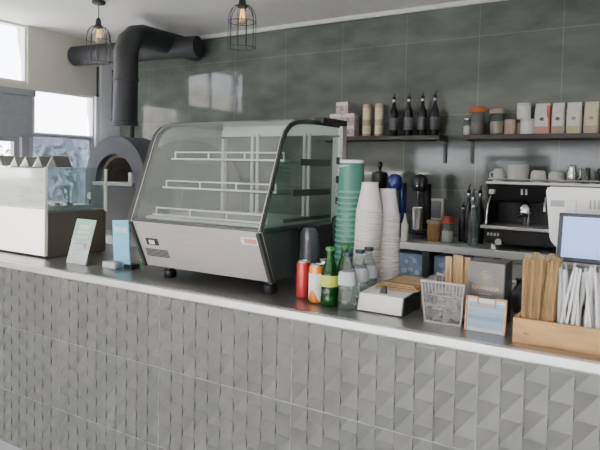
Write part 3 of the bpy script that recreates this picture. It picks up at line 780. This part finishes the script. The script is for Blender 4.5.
# ------------------------------------------------------------------ back counter and what stands on it
t = thing('back_counter', 'steel-topped back counter with dark cabinets along the tiled wall', 'counter', (-.9, 4.34, 0))
obj('back_worktop', B(-3.0, 2.2, 4.02, 4.635, BC-.05, BC, bev=.004), 'steeledge', t)
cb = bmesh.new()
box(cb, -3.0, -.98, 4.60, 4.63, .1, BC-.05)
for x in (-3.0, -2.25, -1.50, -1.0): box(cb, x, x+.05, 4.07, 4.60, .1, BC-.05)
box(cb, -3.0, -.95, 4.06, 4.60, 0, .1); box(cb, -3.0, -.95, 4.08, 4.60, .64, .66)
obj('open_cabinet', cb, 'steeldark', t)
obj('steel_cabinet', B(-.95, 2.2, 4.08, 4.62, 0, BC-.052), 'steel', t)
for k in range(4):
    d = obj('cabinet_door', B(-.945+.62*k, -.945+.62*k+.61, 4.062, 4.08, .12, .85, bev=.003), 'plinth', t)
    obj('handle', T([(-.945+.62*k+.55, 4.045, .55), (-.945+.62*k+.55, 4.045, .75)], .008, 8), 'chrome', d)
for i, (x, ww) in enumerate(((-1.86, .2), (-1.61, .2), (-1.35, .18), (-1.12, .17))):
    t = thing('water_pack', 'blue-wrapped bottle pack under the back counter, %s' % ('behind the white cups', 'just right of the white cups', 'left of the kraft packets', 'beside the dark grey box')[i], 'bottle pack', (x, 4.3, .66), 'blue packs under the back counter')
    obj('shrink_wrap', B(x-ww/2, x+ww/2, 4.14, 4.5, .661, .835, bev=.012), 'bluewrap', t)
    for a, (dx, dz) in enumerate(((-.055, .035), (0, .05), (.055, .03), (-.03, .105), (.03, .12))):
        obj('bottle_end', L([(0, -.02), (.018, -.016), (.025, 0), (.018, .016), (0, .02)], x+dx*ww/.2, 4.138, .67+dz, 14, sy=.5), 'bluecap', t, smooth=True)

def mixer(label, x, body):
    t = thing('drink_mixer', label, 'mixer', (x, 4.3, BC))
    obj('base', L([(0, 0), (.062, 0), (.066, .01), (.062, .035), (.05, .045), (0, .045)], x, 4.3, BC, 28), body, t, smooth=True)
    obj('column', T([(x+.02, 4.36, BC+.04), (x+.02, 4.365, BC+.2), (x+.015, 4.36, BC+.42)], [.03, .028, .032], 16), body, t, smooth=True)
    obj('motor_head', L([(0, -.07), (.042, -.066), (.056, -.045), (.060, -.01), (.054, .03), (.036, .055), (0, .066)], x-.01, 4.27, BC+.43, 28), body, t, smooth=True)
    obj('spindle', T([(x-.015, 4.25, BC+.38), (x-.015, 4.25, BC+.16)], .006, 8), 'chrome', t, smooth=True)
    obj('mixing_cup', L([(0, 0), (.032, 0), (.04, .01), (.046, .16), (.049, .165), (.046, .17), (.044, .165), (.034, .012), (0, .01)], x-.015, 4.25, BC+.075, 24), 'chrome', t, smooth=True)
    obj('cup_rest', B(x-.05, x+.03, 4.22, 4.35, BC+.06, BC+.072, bev=.003), body, t)
    obj('switch', L([(0, 0), (.008, .002), (.008, .01), (0, .012)], x-.01, 4.215, BC+.40, 10), 'chrome', t)
mixer('navy blue drink mixer with domed head on the back counter', -1.80, 'blueenamel')
mixer('black drink mixer with domed head beside the navy one', -1.60, 'black')
t = thing('coffee_grinder', 'black coffee grinder with top knob behind the white cup stacks', 'grinder', (-1.97, 4.32, BC))
obj('grinder_body', B(-2.03, -1.91, 4.22, 4.42, BC, BC+.34, bev=.012), 'black', t)
obj('hopper', L([(.035, .34), (.06, .37), (.065, .48), (.06, .50), (.02, .51), (0, .51)], -1.965, 4.32, BC, 24), 'black', t, smooth=True)
obj('knob', L([(.010, .50), (.012, .53), (.02, .545), (.02, .575), (.012, .585), (0, .585)], -1.965, 4.32, BC, 16), 'black', t, smooth=True)
obj('spout', B(-1.985, -1.955, 4.19, 4.22, BC+.2, BC+.25, bev=.004), 'chrome', t)

t = thing('picture_frame', 'small white frame with dark picture against the tiled wall', 'frame', (-1.6, 4.6, BC))
bm = bmesh.new(); fx0, fx1, fz0, fz1 = -1.665, -1.53, BC+.12, BC+.30
box(bm, fx0, fx0+.022, 4.60, 4.622, fz0, fz1); box(bm, fx1-.022, fx1, 4.60, 4.622, fz0, fz1); box(bm, fx0+.022, fx1-.022, 4.60, 4.622, fz1-.022, fz1); box(bm, fx0+.022, fx1-.022, 4.60, 4.622, fz0, fz0+.022)
obj('frame', bm, 'ceramic', t); obj('picture', B(fx0+.02, fx1-.02, 4.612, 4.62, fz0+.02, fz1-.02), 'steeldark', t)
obj('stand', B(-1.65, -1.545, 4.585, 4.625, BC, BC+.12), 'steeldark', t)

t = thing('wooden_canister', 'honey-coloured wooden canister between black mixer and red-lidded jar', 'canister', (-1.48, 4.25, BC))
obj('canister_body', L([(0, 0), (.043, 0), (.05, .02), (.052, .07), (.048, .13), (0, .13)], -1.48, 4.25, BC, 24), 'honeywood', t, smooth=True)
obj('lid', L([(0, .13), (.056, .13), (.058, .14), (.056, .155), (0, .158)], -1.48, 4.25, BC, 24), 'tanlid', t, smooth=True)
t = thing('sugar_jar', 'clear jar of white sugar with a red lid on the back counter', 'jar', (-1.375, 4.24, BC))
obj('jar_glass', L([(0, 0), (.042, 0), (.045, .01), (.045, .12), (.036, .14), (.034, .15)], -1.375, 4.24, BC, 24), 'glassjar', t, smooth=True)
obj('sugar', L([(0, .003), (.04, .003), (.042, .08), (0, .082)], -1.375, 4.24, BC, 20), 'whitepaper', t, smooth=True)
obj('lid', L([(.036, .14), (.046, .145), (.047, .17), (.035, .19), (0, .192)], -1.375, 4.24, BC, 24), 'redlid', t, smooth=True)
t = thing('milk_bottle', 'narrow white squeeze bottle in front of the black mixer', 'bottle', (-1.66, 4.12, BC))
obj('bottle_body', L([(0, 0), (.026, 0), (.028, .01), (.027, .12), (.012, .15), (.007, .2), (.004, .205), (0, .206)], -1.66, 4.12, BC, 20), 'offwhite', t, smooth=True)
obj('collar', L([(.015, .145), (.017, .148), (.015, .158)], -1.66, 4.12, BC, 16), 'ceramic', t)

def tallbottle(name, label, x, y, z, hh, r, m, lab=None, pour=True, grp=None, cat='bottle', band='silver'):
    t = thing(name, label, cat, (x, y, z), grp)
    obj('bottle_glass', L([(0, .003), (r*.9, 0), (r, .008), (r, hh*.50), (r*.9, hh*.57), (r*.48, hh*.68), (r*.38, hh*.76), (r*.38, hh*.88), (r*.42, hh*.885), (r*.42, hh*.90), (0, hh*.90)], x, y, z, 24), m, t, smooth=True)
    obj('neck_band', L([(r*.40, hh*.78), (r*.43, hh*.785), (r*.43, hh*.84), (r*.40, hh*.845)], x, y, z, 20), band, t, smooth=True)
    if lab: obj('label_band', L([(r+.001, hh*.14), (r+.001, hh*.42)], x, y, z, 24), lab, t, smooth=True)
    if pour: obj('pourer', T([(x, y, z+hh*.9), (x, y, z+hh*.95), (x+.012, y, z+hh)], [.011, .007, .0045], 8), 'black', t)
    return t
pos = ((-1.952, 'first from the cream canisters'), (-1.823, 'second from the cream canisters'), (-1.707, 'third from the cream canisters'), (-1.603, 'at the right end of its shelf'))
M['ghost'] = mat('dark_syrup_label', (.10, .10, .115), .5, var=.5, scale=40)
for x, s in pos: tallbottle('syrup_bottle', 'dark syrup bottle on the left shelf, '+s, x, 4.54, SH, .355, .036, 'darkglass', 'ghost', grp='dark syrup bottles on the left shelf')
bt = [(-1.245, 4.30, .43, 'darkglass', 'tall dark bottle nearest the red-lidded jar'), (-1.17, 4.33, .43, 'darkglass', 'tall dark bottle just left of the clear bottles'),
      (-1.16, 4.14, .34, 'glassclear', 'clear slim bottle in front, beside the coffee machine'), (-1.19, 4.22, .40, 'glassclear', 'clear slim bottle behind, touching the coffee machine side'), (-1.30, 4.36, .30, 'darkglass', 'short dark bottle behind the red-lidded jar')]
for x, y, hh, m, s in bt: tallbottle('syrup_bottle', s, x, y, BC, hh, .031, m, None, m != 'glassclear' or hh > .35, 'bottles left of the coffee machine')

# coffee machine
t = thing('coffee_machine', 'black two-group espresso machine with steel trim on the back counter', 'coffee machine', (-.72, 4.36, BC))
ex0, ex1 = -1.065, -.26
obj('base_cabinet', B(ex0, ex1, 4.10, 4.60, BC+.035, BC+.135, bev=.01), 'black', t)
tr = obj('drip_tray', B(ex0-.03, ex1+.02, 4.075, 4.40, BC+.137, BC+.158, bev=.004), 'steel', t)
obj('rear_housing', B(ex0+.01, ex1-.01, 4.40, 4.60, BC+.135, BC+.44), 'black', t)
obj('upper_housing', P([(4.17, BC+.33), (4.14, BC+.44), (4.60, BC+.44), (4.60, BC+.31), (4.30, BC+.31)], ex0, ex1, axis='x'), 'black', t)
rl = bmesh.new(); box(rl, ex0-.01, ex1+.01, 4.11, 4.61, BC+.442, BC+.458)
tube(rl, [(ex0, 4.12, BC+.475), (ex1, 4.12, BC+.475)], .005, 8)
obj('cup_rail', rl, 'steel', t)
obj('side_panel', B(ex0-.012, ex0, 4.12, 4.60, BC+.03, BC+.44), 'blackmat', t); obj('side_panel', B(ex1, ex1+.012, 4.12, 4.60, BC+.03, BC+.44), 'blackmat', t)
for x in (ex0+.05, ex1-.05):
    for y in (4.14, 4.55): obj('foot', L([(.02, 0), (.022, .03), (.015, .036), (0, .036)], x, y, BC, 14), 'chrome', t)
for gx in (-.83, -.50):
    gh = obj('group_head', L([(0, .24), (.03, .24), (.042, .25), (.042, .285), (.03, .31), (0, .33)], gx, 4.2, BC, 24), 'chrome', t, smooth=True)
    obj('portafilter', T([(gx, 4.2, BC+.235), (gx-.01, 4.12, BC+.23), (gx-.02, 4.04, BC+.222)], [.018, .012, .014], 10), 'black', gh, smooth=True)
    sp = bmesh.new(); tube(sp, [(gx, 4.2, BC+.235), (gx, 4.2, BC+.165)], .011, 10); tube(sp, [(gx+.025, 4.18, BC+.27), (gx+.025, 4.18, BC+.16)], .009, 10)
    obj('spout', sp, 'chrome', gh, smooth=True)
    bb = bmesh.new()
    for k in range(2): box(bb, gx-.022+.028*k, gx-.010+.028*k, 4.148, 4.156, BC+.372, BC+.41)
    obj('button', bb, 'steel', t)
for x, s in ((ex0+.02, 1), (ex1-.05, 1)):
    obj('steam_wand', T([(x, 4.13, BC+.36), (x-.01, 4.10, BC+.30), (x-.015, 4.09, BC+.17)], .006, 8), 'chrome', t, smooth=True)
    obj('steam_knob', L([(0, -.02), (.022, -.018), (.024, .0), (.022, .012), (0, .014)], x+.01, 4.125, BC+.39, 16), 'steel', t, smooth=True)
obj('steam_lever', T([(-.69, 4.13, BC+.36), (-.69, 4.105, BC+.33), (-.69, 4.10, BC+.27)], [.008, .006, .011], 8), 'chrome', t, smooth=True)
bm = bmesh.new()
for k in range(4): box(bm, ex0+.012+.022*k, ex0+.026+.022*k, 4.096, 4.101, BC+.088, BC+.108)
obj('badge', bm, 'steel', t)
obj('gauge', T([(ex0+.09, 4.10, BC+.05), (ex0+.09, 4.085, BC+.05)], .022, 16), 'offwhite', t)

# cups and jug on the machine
ZM = BC+.458
def cup(name, label, x, y, r, hh, upturned=True, n=1, grp='cups on the coffee machine', handle=True, m='ceramic'):
    for k in range(n):
        z = ZM+k*hh*.33
        t = thing(name, label if n == 1 else label+(', lowest', ', middle', ', topmost')[k], 'cup', (x, y, z), grp)
        if upturned: pr = [(r, 0), (r*1.01, .003), (r*.98, hh*.5), (r*.9, hh*.85), (r*.72, hh), (r*.6, hh+.003), (0, hh+.002)]
        else: pr = [(0, 0), (r*.6, 0), (r*.9, hh*.2), (r, hh), (r*.95, hh), (r*.85, hh*.24), (0, .006)]
        obj('cup_body', L(pr, x, y, z, 24), m, t, smooth=True)
        if handle: obj('handle', T([(x-r*.85, y-.02, z+hh*.75), (x-r*1.35, y-.03, z+hh*.7), (x-r*1.4, y-.03, z+hh*.35), (x-r*.95, y-.02, z+hh*.2)], .005, 8), m, t, smooth=True)
cup('coffee_cup', 'small grey-white cup at the left corner of the coffee machine', -1.025, 4.25, .038, .086)
cup('soup_bowl', 'wide upturned cup stacked beside the small one on the machine', -.900, 4.26, .074, .088, n=2, handle=False, upturned=False)
cup('coffee_cup', 'rounded upturned cup in the middle of the machine top', -.765, 4.26, .052, .078, handle=False)
cup('coffee_cup', 'rounded upturned cup right of the middle on the machine top', -.652, 4.26, .052, .074, handle=False)
t = thing('milk_pitcher', 'bright steel milk pitcher on the coffee machine', 'pitcher', (-.555, 4.24, ZM))
obj('pitcher_body', L([(0, 0), (.03, 0), (.034, .01), (.03, .07), (.026, .1), (.029, .118), (.026, .118), (0, .02)], -.555, 4.24, ZM, 24), 'chrome', t, smooth=True)
obj('handle', T([(-.527, 4.24, ZM+.1), (-.505, 4.24, ZM+.095), (-.503, 4.24, ZM+.04), (-.525, 4.24, ZM+.025)], .004, 8), 'chrome', t, smooth=True)
t = thing('drinking_glass', 'clear straight glass beside the steel milk pitcher', 'glass', (-.475, 4.25, ZM))
obj('tumbler', L([(0, .004), (.026, 0), (.030, .10), (.028, .10), (.024, .008), (0, .008)], -.475, 4.25, ZM, 24), 'glassjar', t, smooth=True)
t = thing('tamper', 'black tamper at the right end of the machine top', 'tamper', (-.385, 4.25, ZM))
obj('tamper_foot', L([(0, 0), (.029, 0), (.029, .018), (.012, .03), (0, .03)], -.385, 4.25, ZM, 20), 'steeldark', t, smooth=True)
obj('tamper_handle', L([(.011, .028), (.014, .05), (.024, .08), (.02, .098), (0, .102)], -.385, 4.25, ZM, 20), 'black', t, smooth=True)

# ------------------------------------------------------------------ wall shelves
def wall_shelf(label, x0, x1, br):
    t = thing('wall_shelf', label, 'shelf', ((x0+x1)/2, 4.54, SH-.04))
    obj('board', B(x0, x1, 4.43, 4.637, SH-.035, SH-.0005, bev=.003), 'shelfwood', t)
    for x in br:
        bm = bmesh.new(); box(bm, x-.012, x+.012, 4.622, 4.638, SH-.215, SH-.036); box(bm, x-.012, x+.012, 4.45, 4.63, SH-.045, SH-.036)
        obj('bracket', bm, 'black', t)
    return t
wall_shelf('dark brown wall shelf at left, above the drink mixers', -2.62, -1.525, (-2.55, -1.54, ))
wall_shelf('dark brown wall shelf at right, above the coffee machine', -1.345, 1.3, (-1.325, .4, 1.25))

def carton(label, x, z):
    t = thing('tea_carton', label, 'box', (x, 4.54, z), 'patterned cartons on the left shelf')
    obj('carton', B(x-.058, x+.058, 4.49, 4.59, z, z+.098, bev=.002), 'pinkprint', t)
    bm = B(x-.056, x+.056, 4.4885, 4.49, z+.066, z+.094); obj('pale_band', bm, 'whiteprint', t)
    em = P([(x-.018, z+.02), (x+.018, z+.02), (x+.012, z+.045), (x, z+.058), (x-.012, z+.045)], 4.4882, 4.4895, axis='y'); obj('dark_motif', em, 'tanprint', t)
carton('patterned carton, topmost of the stack by the steel case', -2.41, SH+.199)
carton('patterned carton, left one of the middle pair', -2.468, SH+.0995)
carton('patterned carton, right one of the middle pair', -2.348, SH+.0995)
carton('patterned carton on the shelf board, next to the cream canisters', -2.348, SH)
carton('patterned carton at the bottom, hidden behind the case top', -2.468, SH)
for x, s in ((-2.195, 'nearer the cartons'), (-2.083, 'nearer the dark bottles')):
    t = thing('cream_canister', 'tall cream printed canister on the left shelf, '+s, 'canister', (x, 4.54, SH), 'cream canisters')
    obj('canister_body', L([(0, 0), (.034, .0), (.036, .004), (.036, .24), (.033, .252), (0, .252)], x, 4.54, SH, 24), 'creamprint', t, smooth=True)
    obj('lid', L([(.037, .238), (.037, .26), (.030, .272), (0, .274)], x, 4.54, SH, 24), 'wax', t, smooth=True)
    obj('foot_ring', L([(.0367, .0), (.0367, .022)], x, 4.54, SH, 24), 'tanprint', t, smooth=True)
    obj('printed_motif', L([(.0365, .09), (.0368, .10), (.0368, .13), (.0365, .14)], x, 4.54, SH, 24), 'gold', t, smooth=True)

def jar(label, x, r, hh, lid, fill, lidh=.035, over=1.15):
    t = thing('storage_jar', label, 'jar', (x, 4.54, SH))
    obj('jar_glass', L([(0, .002), (r*.95, 0), (r, .01), (r, hh*.72), (r*.85, hh*.85), (r*.85, hh)], x, 4.54, SH, 26), 'glassjar', t, smooth=True)
    obj('filling', L([(0, .006), (r*.9, .006), (r*.92, hh*.6), (0, hh*.62)], x, 4.54, SH, 20), fill, t, smooth=True)
    obj('lid', L([(r*.9, hh-.008), (r*over, hh-.004), (r*over, hh+lidh*.6), (r*.9, hh+lidh), (0, hh+lidh)], x, 4.54, SH, 26), lid, t, smooth=True)
jar('large jar of dark coffee under an orange lid on the right shelf', -1.265, .056, .18, 'orangelid', 'darkstuff')
jar('small clear jar at the very left end of the right shelf', -1.345, .028, .12, 'chrome', 'whitepaper', .01, 1.0)
jar('clear jar with brown filling and tan lid on the right shelf', -1.12, .055, .165, 'tanlid', 'tanprint', .03, 1.05)
t = thing('candle', 'pale pink candle between the lidded jars and white tins', 'candle', (-1.025, 4.54, SH))
obj('candle_body', L([(0, 0), (.038, 0), (.04, .005), (.04, .105), (.036, .112), (0, .108)], -1.025, 4.54, SH, 24), 'wax', t, smooth=True)
obj('candle_wick', T([(-1.025, 4.54, SH+.106), (-1.025, 4.54, SH+.118)], .0015, 6), 'black', t)
o = thing('brown_tin', 'dark brown tin tucked beside the pale pink candle', 'tin', (-.97, 4.6, SH))
obj('tin_body', L([(0, 0), (.024, 0), (.024, .10), (0, .10)], -.970, 4.60, SH, 20), 'tanprint', o, smooth=True); obj('lid', L([(.025, .09), (.025, .108), (0, .11)], -.970, 4.60, SH, 20), 'shelfwood', o, smooth=True)
for x, z, s in ((-.903, SH, 'lower white tin of two stacked on the right shelf'), (-.930, SH+.1145, 'upper white tin of two stacked on the right shelf')):
    t = thing('white_tin', s, 'tin', (x, 4.54, z))
    obj('tin_body', L([(0, 0), (.047, 0), (.048, .004), (.048, .10), (0, .10)], x, 4.54, z, 26), 'whiteprint', t, smooth=True)
    obj('lid', L([(.049, .092), (.049, .11), (.045, .114), (0, .114)], x, 4.54, z, 26), 'ceramic', t, smooth=True)

def pouch(label, x, w, m, band, side=None):
    t = thing('coffee_pouch', label, 'pouch', (x, 4.54, SH), 'coffee pouches on the right shelf')
    hw = w/2; hh = .222
    bm = bmesh.new(); lv = [(0, .036, 1.), (.02, .040, 1.02), (.12, .036, 1.0), (.18, .024, .97), (.205, .008, .93), (hh, .004, .93)]
    rings = []
    for z, d, s in lv:
        rings.append([bm.verts.new((x+hw*s*cx, 4.54+d*cy, SH+z)) for cx, cy in ((-1, -.6), (-.8, -1), (0, -1.1), (.8, -1), (1, -.6), (1, .6), (.8, 1), (0, 1.1), (-.8, 1), (-1, .6))])
    for a, b in zip(rings, rings[1:]):
        for k in range(10): bm.faces.new((a[k], a[(k+1) % 10], b[(k+1) % 10], b[k]))
    bm.faces.new(rings[0]); bm.faces.new(rings[-1])
    obj('pouch_body', bm, m, t, smooth=True)
    bm = bmesh.new()
    f = [(-.82, -1), (0, -1.1), (.82, -1)]
    for i in range(2):
        a, b = f[i], f[i+1]
        bm.faces.new([bm.verts.new((x+hw*p*s, 4.54+.0405*q*1.03, SH+z)) for (p, q), z, s in ((a, .003, 1.01), (b, .003, 1.01), (b, .055, 1.02), (a, .055, 1.02))])
    obj('colour_band', bm, band, t)
    em = P([(x-.015, SH+.10), (x+.008, SH+.094), (x+.018, SH+.11), (x+.004, SH+.122), (x-.012, SH+.116)], 4.497, 4.4985, axis='y'); obj('dark_motif', em, 'greybox' if side != 'pale' else 'tanlid', t)
    if side == 'red':
        obj('side_stripe', B(x+hw*.62, x+hw*1.03, 4.5035, 4.56, SH+.01, SH+.205, bev=.004), 'redprint', t)
pouch('white and red coffee pouch, first on the right shelf', -.80, .105, 'whiteprint', 'pinkband', 'red')
pouch('white coffee pouch with tan band, beside the red one', -.695, .085, 'whiteprint', 'tanprint')
pouch('cream coffee pouch with pale yellow band', -.592, .098, 'whiteprint', 'yellowband', 'pale')
pouch('cream coffee pouch with blush band, second from the frame edge', -.482, .094, 'creamprint', 'wax', 'pale')
pouch('cream coffee pouch cut off by the right frame edge', -.372, .09, 'whiteprint', 'tanprint', 'pale')

# ------------------------------------------------------------------ oven, flue and ducts
ov = thing('pizza_oven', 'dark domed pizza oven with an arched mouth in the left corner', 'oven', (-3.86, 3.85, 0))
ox, oy, oz = -3.90, 3.40, 1.325
Ro, Ri = .36, .23
def arch(bm, R1, R2, y0, y1, zb=-.30, seg=26, mi=0, bx=ox, bz=oz):
    pts = [(bx-R1, bz+zb)]+[(bx-R1*math.cos(PI*k/seg), bz+R1*math.sin(PI*k/seg)) for k in range(seg+1)]+[(bx+R1, bz+zb)]
    pin = [(bx-R2, bz+(zb if R2 > Ri+.01 else -.02))]+[(bx-R2*math.cos(PI*k/seg), bz+R2*math.sin(PI*k/seg)*.92) for k in range(seg+1)]+[(bx+R2, bz+(zb if R2 > Ri+.01 else -.02))]
    V = [[bm.verts.new((x, y, z)) for x, z in row] for y in (y0, y1) for row in (pts, pin)]
    a, b, c, d = V; n = len(pts)
    for i in range(n-1):
        bm.faces.new((a[i], a[i+1], b[i+1], b[i])); bm.faces.new((c[i], d[i], d[i+1], c[i+1]))
        bm.faces.new((a[i], c[i], c[i+1], a[i+1])); bm.faces.new((b[i], b[i+1], d[i+1], d[i]))
    return bm
obj('arch_front', arch(bmesh.new(), Ro, Ri, 3.32, 3.60), 'oven', ov, smooth=True)
obj('oven_mouth', arch(bmesh.new(), Ri, Ri-.03, 3.38, 3.95), 'ovenin', ov, smooth=True)
obj('rear_wall', B(ox-Ri, ox+Ri, 3.93, 3.96, oz-.02, oz+Ri), 'ovenin', ov)
obj('hearth', B(ox-Ri, ox+Ri+.02, 3.29, 3.97, oz-.05, oz-.02, bev=.006), 'greylabel', ov)
obj('lower_front', B(ox-Ri-.03, ox+Ro+.12, 3.295, 3.60, .906, oz-.052), 'blackmat', ov)
dm = bmesh.new()
pr = [(.50*math.cos(a*PI/2/10), .50*math.sin(a*PI/2/10)*.95) for a in range(10)]+[(0, .475)]
lathe(dm, [(.50, -.40)]+pr, -3.80, 4.10, 1.22, 32)
obj('dome', dm, 'oven', ov, smooth=True)
obj('stand', B(-4.3, -3.28, 3.50, 4.58, .0, .86), 'steeldark', ov)
obj('stand_top', B(-4.35, -3.2, 3.30, 4.60, .86, .905), 'steeldark', ov)
obj('knob', T([(ox-.28, 3.33, 1.18), (ox-.28, 3.30, 1.18)], .03, 16), 'ceramic', ov)
lg = bmesh.new()
for k in range(4): tube(lg, [(ox+.02+.02*k, 3.75, oz-.015), (ox+.07+.02*k, 3.86, oz+.10+.02*(k % 2))], .02, 8)
obj('firewood', lg, 'kraftdark', ov)
obj('salt_pot', L([(0, 0), (.022, 0), (.024, .07), (.018, .08), (0, .08)], ox+.06, 3.45, oz-.02, 16), 'ceramic', ov, smooth=True)
obj('flue', T([(-4.14, 3.72, 1.60), (-4.14, 3.72, 1.795)], .024, 14), 'duct', ov, smooth=True)

dt = thing('ventilation_duct', 'thick dark grey ventilation duct with an elbow under the ceiling', 'duct', (-4.2, 3.7, 1.8))
dx, dy, dr = -4.2, 3.70, .108
path = [(dx, dy, 1.80), (dx, dy, 2.46), (dx, dy+.03, 2.55), (dx, dy+.10, 2.615), (dx, dy+.20, 2.64), (dx, 4.63, 2.64)]
obj('duct_pipe', T(path, dr, 28), 'duct', dt, smooth=True)
for z in (1.81, 2.2): obj('duct_collar', L([(dr+.001, 0), (dr+.007, .004), (dr+.007, .03), (dr+.001, .034)], dx, dy, z, 28), 'duct', dt, smooth=True)
obj('branch_pipe', T([(XL+.01, 4.02, 2.575), (-4.0, 4.30, 2.60), (-3.9, 4.32, 2.60)], .10, 28), 'duct', dt, smooth=True)
for k in range(4):
    x = XL+.35+.13*k; obj('duct_seam', T([(x, 4.02+.206*(x-XL), 2.575+.018*(x-XL)), (x+.008, 4.022+.206*(x-XL), 2.575+.018*(x-XL))], .1035, 28), 'steeldark', dt, smooth=True)
for (y, z0, z1, lab, r) in ((4.27, 2.19, 2.50, 'thin dark rod hanging below the duct over the left window', .011), (4.50, 1.95, 2.50, 'thicker dark rod hanging below the duct beside the big elbow', .028)):
    t = thing('duct_hanger', lab, 'rod', (XL+.07, y, z0))
    obj('rod', T([(XL+.07, y, z0), (XL+.07, y, z1)], r, 10), 'duct', t, smooth=True); obj('end_cap', T([(XL+.07, y, z0-.012), (XL+.07, y, z0+.002)], r*1.3, 10), 'black', t)

# steel prep table at the far left
t = thing('prep_table', 'steel worktable beyond the cream display case by the window', 'table', (-4.75, 3.1, 0))
obj('table_top', B(-5.25, -4.35, 2.5, 3.95, .99, 1.03, bev=.004), 'whitetray', t)
for x in (-5.2, -4.4):
    for y in (2.55, 3.9): obj('leg', T([(x, y, 0), (x, y, .99)], .02, 10), 'steel', t)
obj('lower_shelf', B(-5.2, -4.4, 2.55, 3.9, .3, .32), 'steel', t)
t = thing('black_pan', 'dark pan lying on the far worktable', 'pan', (-4.62, 3.35, 1.03))
obj('pan_body', L([(0, 0), (.14, 0), (.17, .05), (.165, .05), (.135, .006), (0, .006)], -4.62, 3.35, 1.031, 24), 'black', t, smooth=True)
obj('handle', T([(-4.46, 3.35, 1.075), (-4.25, 3.30, 1.10)], .012, 8), 'black', t, smooth=True)

# ------------------------------------------------------------------ pendant lamps
def pendant(label, x, y):
    t = thing('pendant_lamp', label, 'lamp', (x, y, ZC))
    obj('canopy', L([(0, 0), (.055, 0), (.055, -.018), (.045, -.026), (0, -.026)], x, y, ZC-.0005, 24), 'blackmat', t, smooth=True)
    obj('cord', T([(x, y, ZC-.025), (x, y, ZC-.155)], .004, 8), 'blackmat', t)
    obj('socket', L([(0, 0), (.014, 0), (.022, -.02), (.024, -.05), (.036, -.066), (.036, -.078), (0, -.078)], x, y, ZC-.14, 20), 'blackmat', t, smooth=True)
    bl = obj('bulb', L([(.014, -.07), (.016, -.09), (.038, -.135), (.042, -.16), (.034, -.185), (0, -.2)], x, y, ZC-.14, 24), 'bulbglass', t, smooth=True)
    fm = bmesh.new()
    for k in range(5):
        a = k*2*PI/5; tube(fm, [(x+.009*math.cos(a), y+.009*math.sin(a), ZC-.23), (x+.018*math.cos(a+.5), y+.018*math.sin(a+.5), ZC-.30)], .0016, 5)
    obj('filament', fm, 'bulb', bl)
    cg = bmesh.new(); R_ = .097
    for k in range(10):
        a = k*2*PI/10; c, s = math.cos(a), math.sin(a)
        pf = [(.03, -.205), (.055, -.212), (.078, -.235), (.092, -.268), (R_, -.31), (R_, -.50)]
        tube(cg, [(x+r*c, y+r*s, ZC+z) for r, z in pf], .0024, 5)
    for r, z in ((R_, -.50), (R_, -.32), (.03, -.205)): tube(cg, [(x+r*math.cos(a*PI/12), y+r*math.sin(a*PI/12), ZC+z) for a in range(24)], .0024, 5, closed=True)
    obj('wire_cage', cg, 'blackmat', t)
pendant('black wire cage pendant with a bulb, in front of the ducts', -4.03, 3.26)
pendant('black wire cage pendant with a bulb, before the tiled wall', -2.59, 3.32)

# ------------------------------------------------------------------ camera
f_px, yaw, pitch, roll, ppy = 591.28, -.5602, .0384, .0204, 190.96
cy_, sy_ = math.cos(yaw), math.sin(yaw)
F = Vector((sy_*math.cos(pitch), cy_*math.cos(pitch), -math.sin(pitch)))
r = Vector((cy_, -sy_, 0)); u = r.cross(F)
r, u = r*math.cos(roll)+u*math.sin(roll), -r*math.sin(roll)+u*math.cos(roll)
cd = bpy.data.cameras.new('camera'); cam = bpy.data.objects.new('camera', cd); link(cam)
m3 = Matrix((r, u, -F)).transposed()
cam.matrix_world = Matrix.Translation((0, 0, 1.45)) @ m3.to_4x4()
cd.sensor_fit = 'HORIZONTAL'; cd.sensor_width = 36; cd.lens = f_px/600*36
cd.shift_y = -(225-ppy)/600
cd.clip_start = .05; cd.clip_end = 200
bpy.context.scene.camera = cam

# ------------------------------------------------------------------ light
w = bpy.data.worlds.new('daylight'); bpy.context.scene.world = w; w.use_nodes = True
n = w.node_tree.nodes; l = w.node_tree.links; bg = n['Background']
tc = n.new('ShaderNodeTexCoord'); sx = n.new('ShaderNodeSeparateXYZ'); l.new(tc.outputs['Generated'], sx.inputs[0])
rp = n.new('ShaderNodeValToRGB'); l.new(sx.outputs['Z'], rp.inputs[0])
rp.color_ramp.elements[0].position = 0; rp.color_ramp.elements[0].color = (.97, .96, 1, 1)
rp.color_ramp.elements[1].position = .5; rp.color_ramp.elements[1].color = (.72, .80, 1.0, 1)
l.new(rp.outputs[0], bg.inputs[0]); bg.inputs[1].default_value = 5.0
def portal(loc, rot, sx_, sy_):
    ld = bpy.data.lights.new('window_portal', 'AREA'); ld.shape = 'RECTANGLE'; ld.size = sx_; ld.size_y = sy_
    ld.cycles.is_portal = True
    o = bpy.data.objects.new('window_portal', ld); link(o); o.location = loc; o.rotation_euler = rot
portal((XL-.2, 2.05, 2.5), (0, -PI/2, 0), .55, 2.9)
portal((XL-.2, 3.93, 1.95), (0, -PI/2, 0), .45, .75)
portal((XL-.2, 2.86, 1.3), (0, -PI/2, 0), .8, 1.15)
portal((-1.9, YF-.2, 1.2), (PI/2, 0, 0), 6.2, 1.9)
sun = bpy.data.lights.new('sun', 'SUN'); sun.energy = 32.0; sun.angle = .02; sun.color = (1, .93, .82)
so = bpy.data.objects.new('sun', sun); link(so); so.rotation_euler = Vector((.25, .80, -1.0)).to_track_quat('-Z', 'Y').to_euler()
sc = bpy.context.scene
sc.view_settings.view_transform = 'AgX'; sc.view_settings.look = 'None'; sc.view_settings.exposure = 1.3
sc.cycles.max_bounces = 10; sc.cycles.transparent_max_bounces = 24; sc.cycles.caustics_reflective = False; sc.cycles.caustics_refractive = False
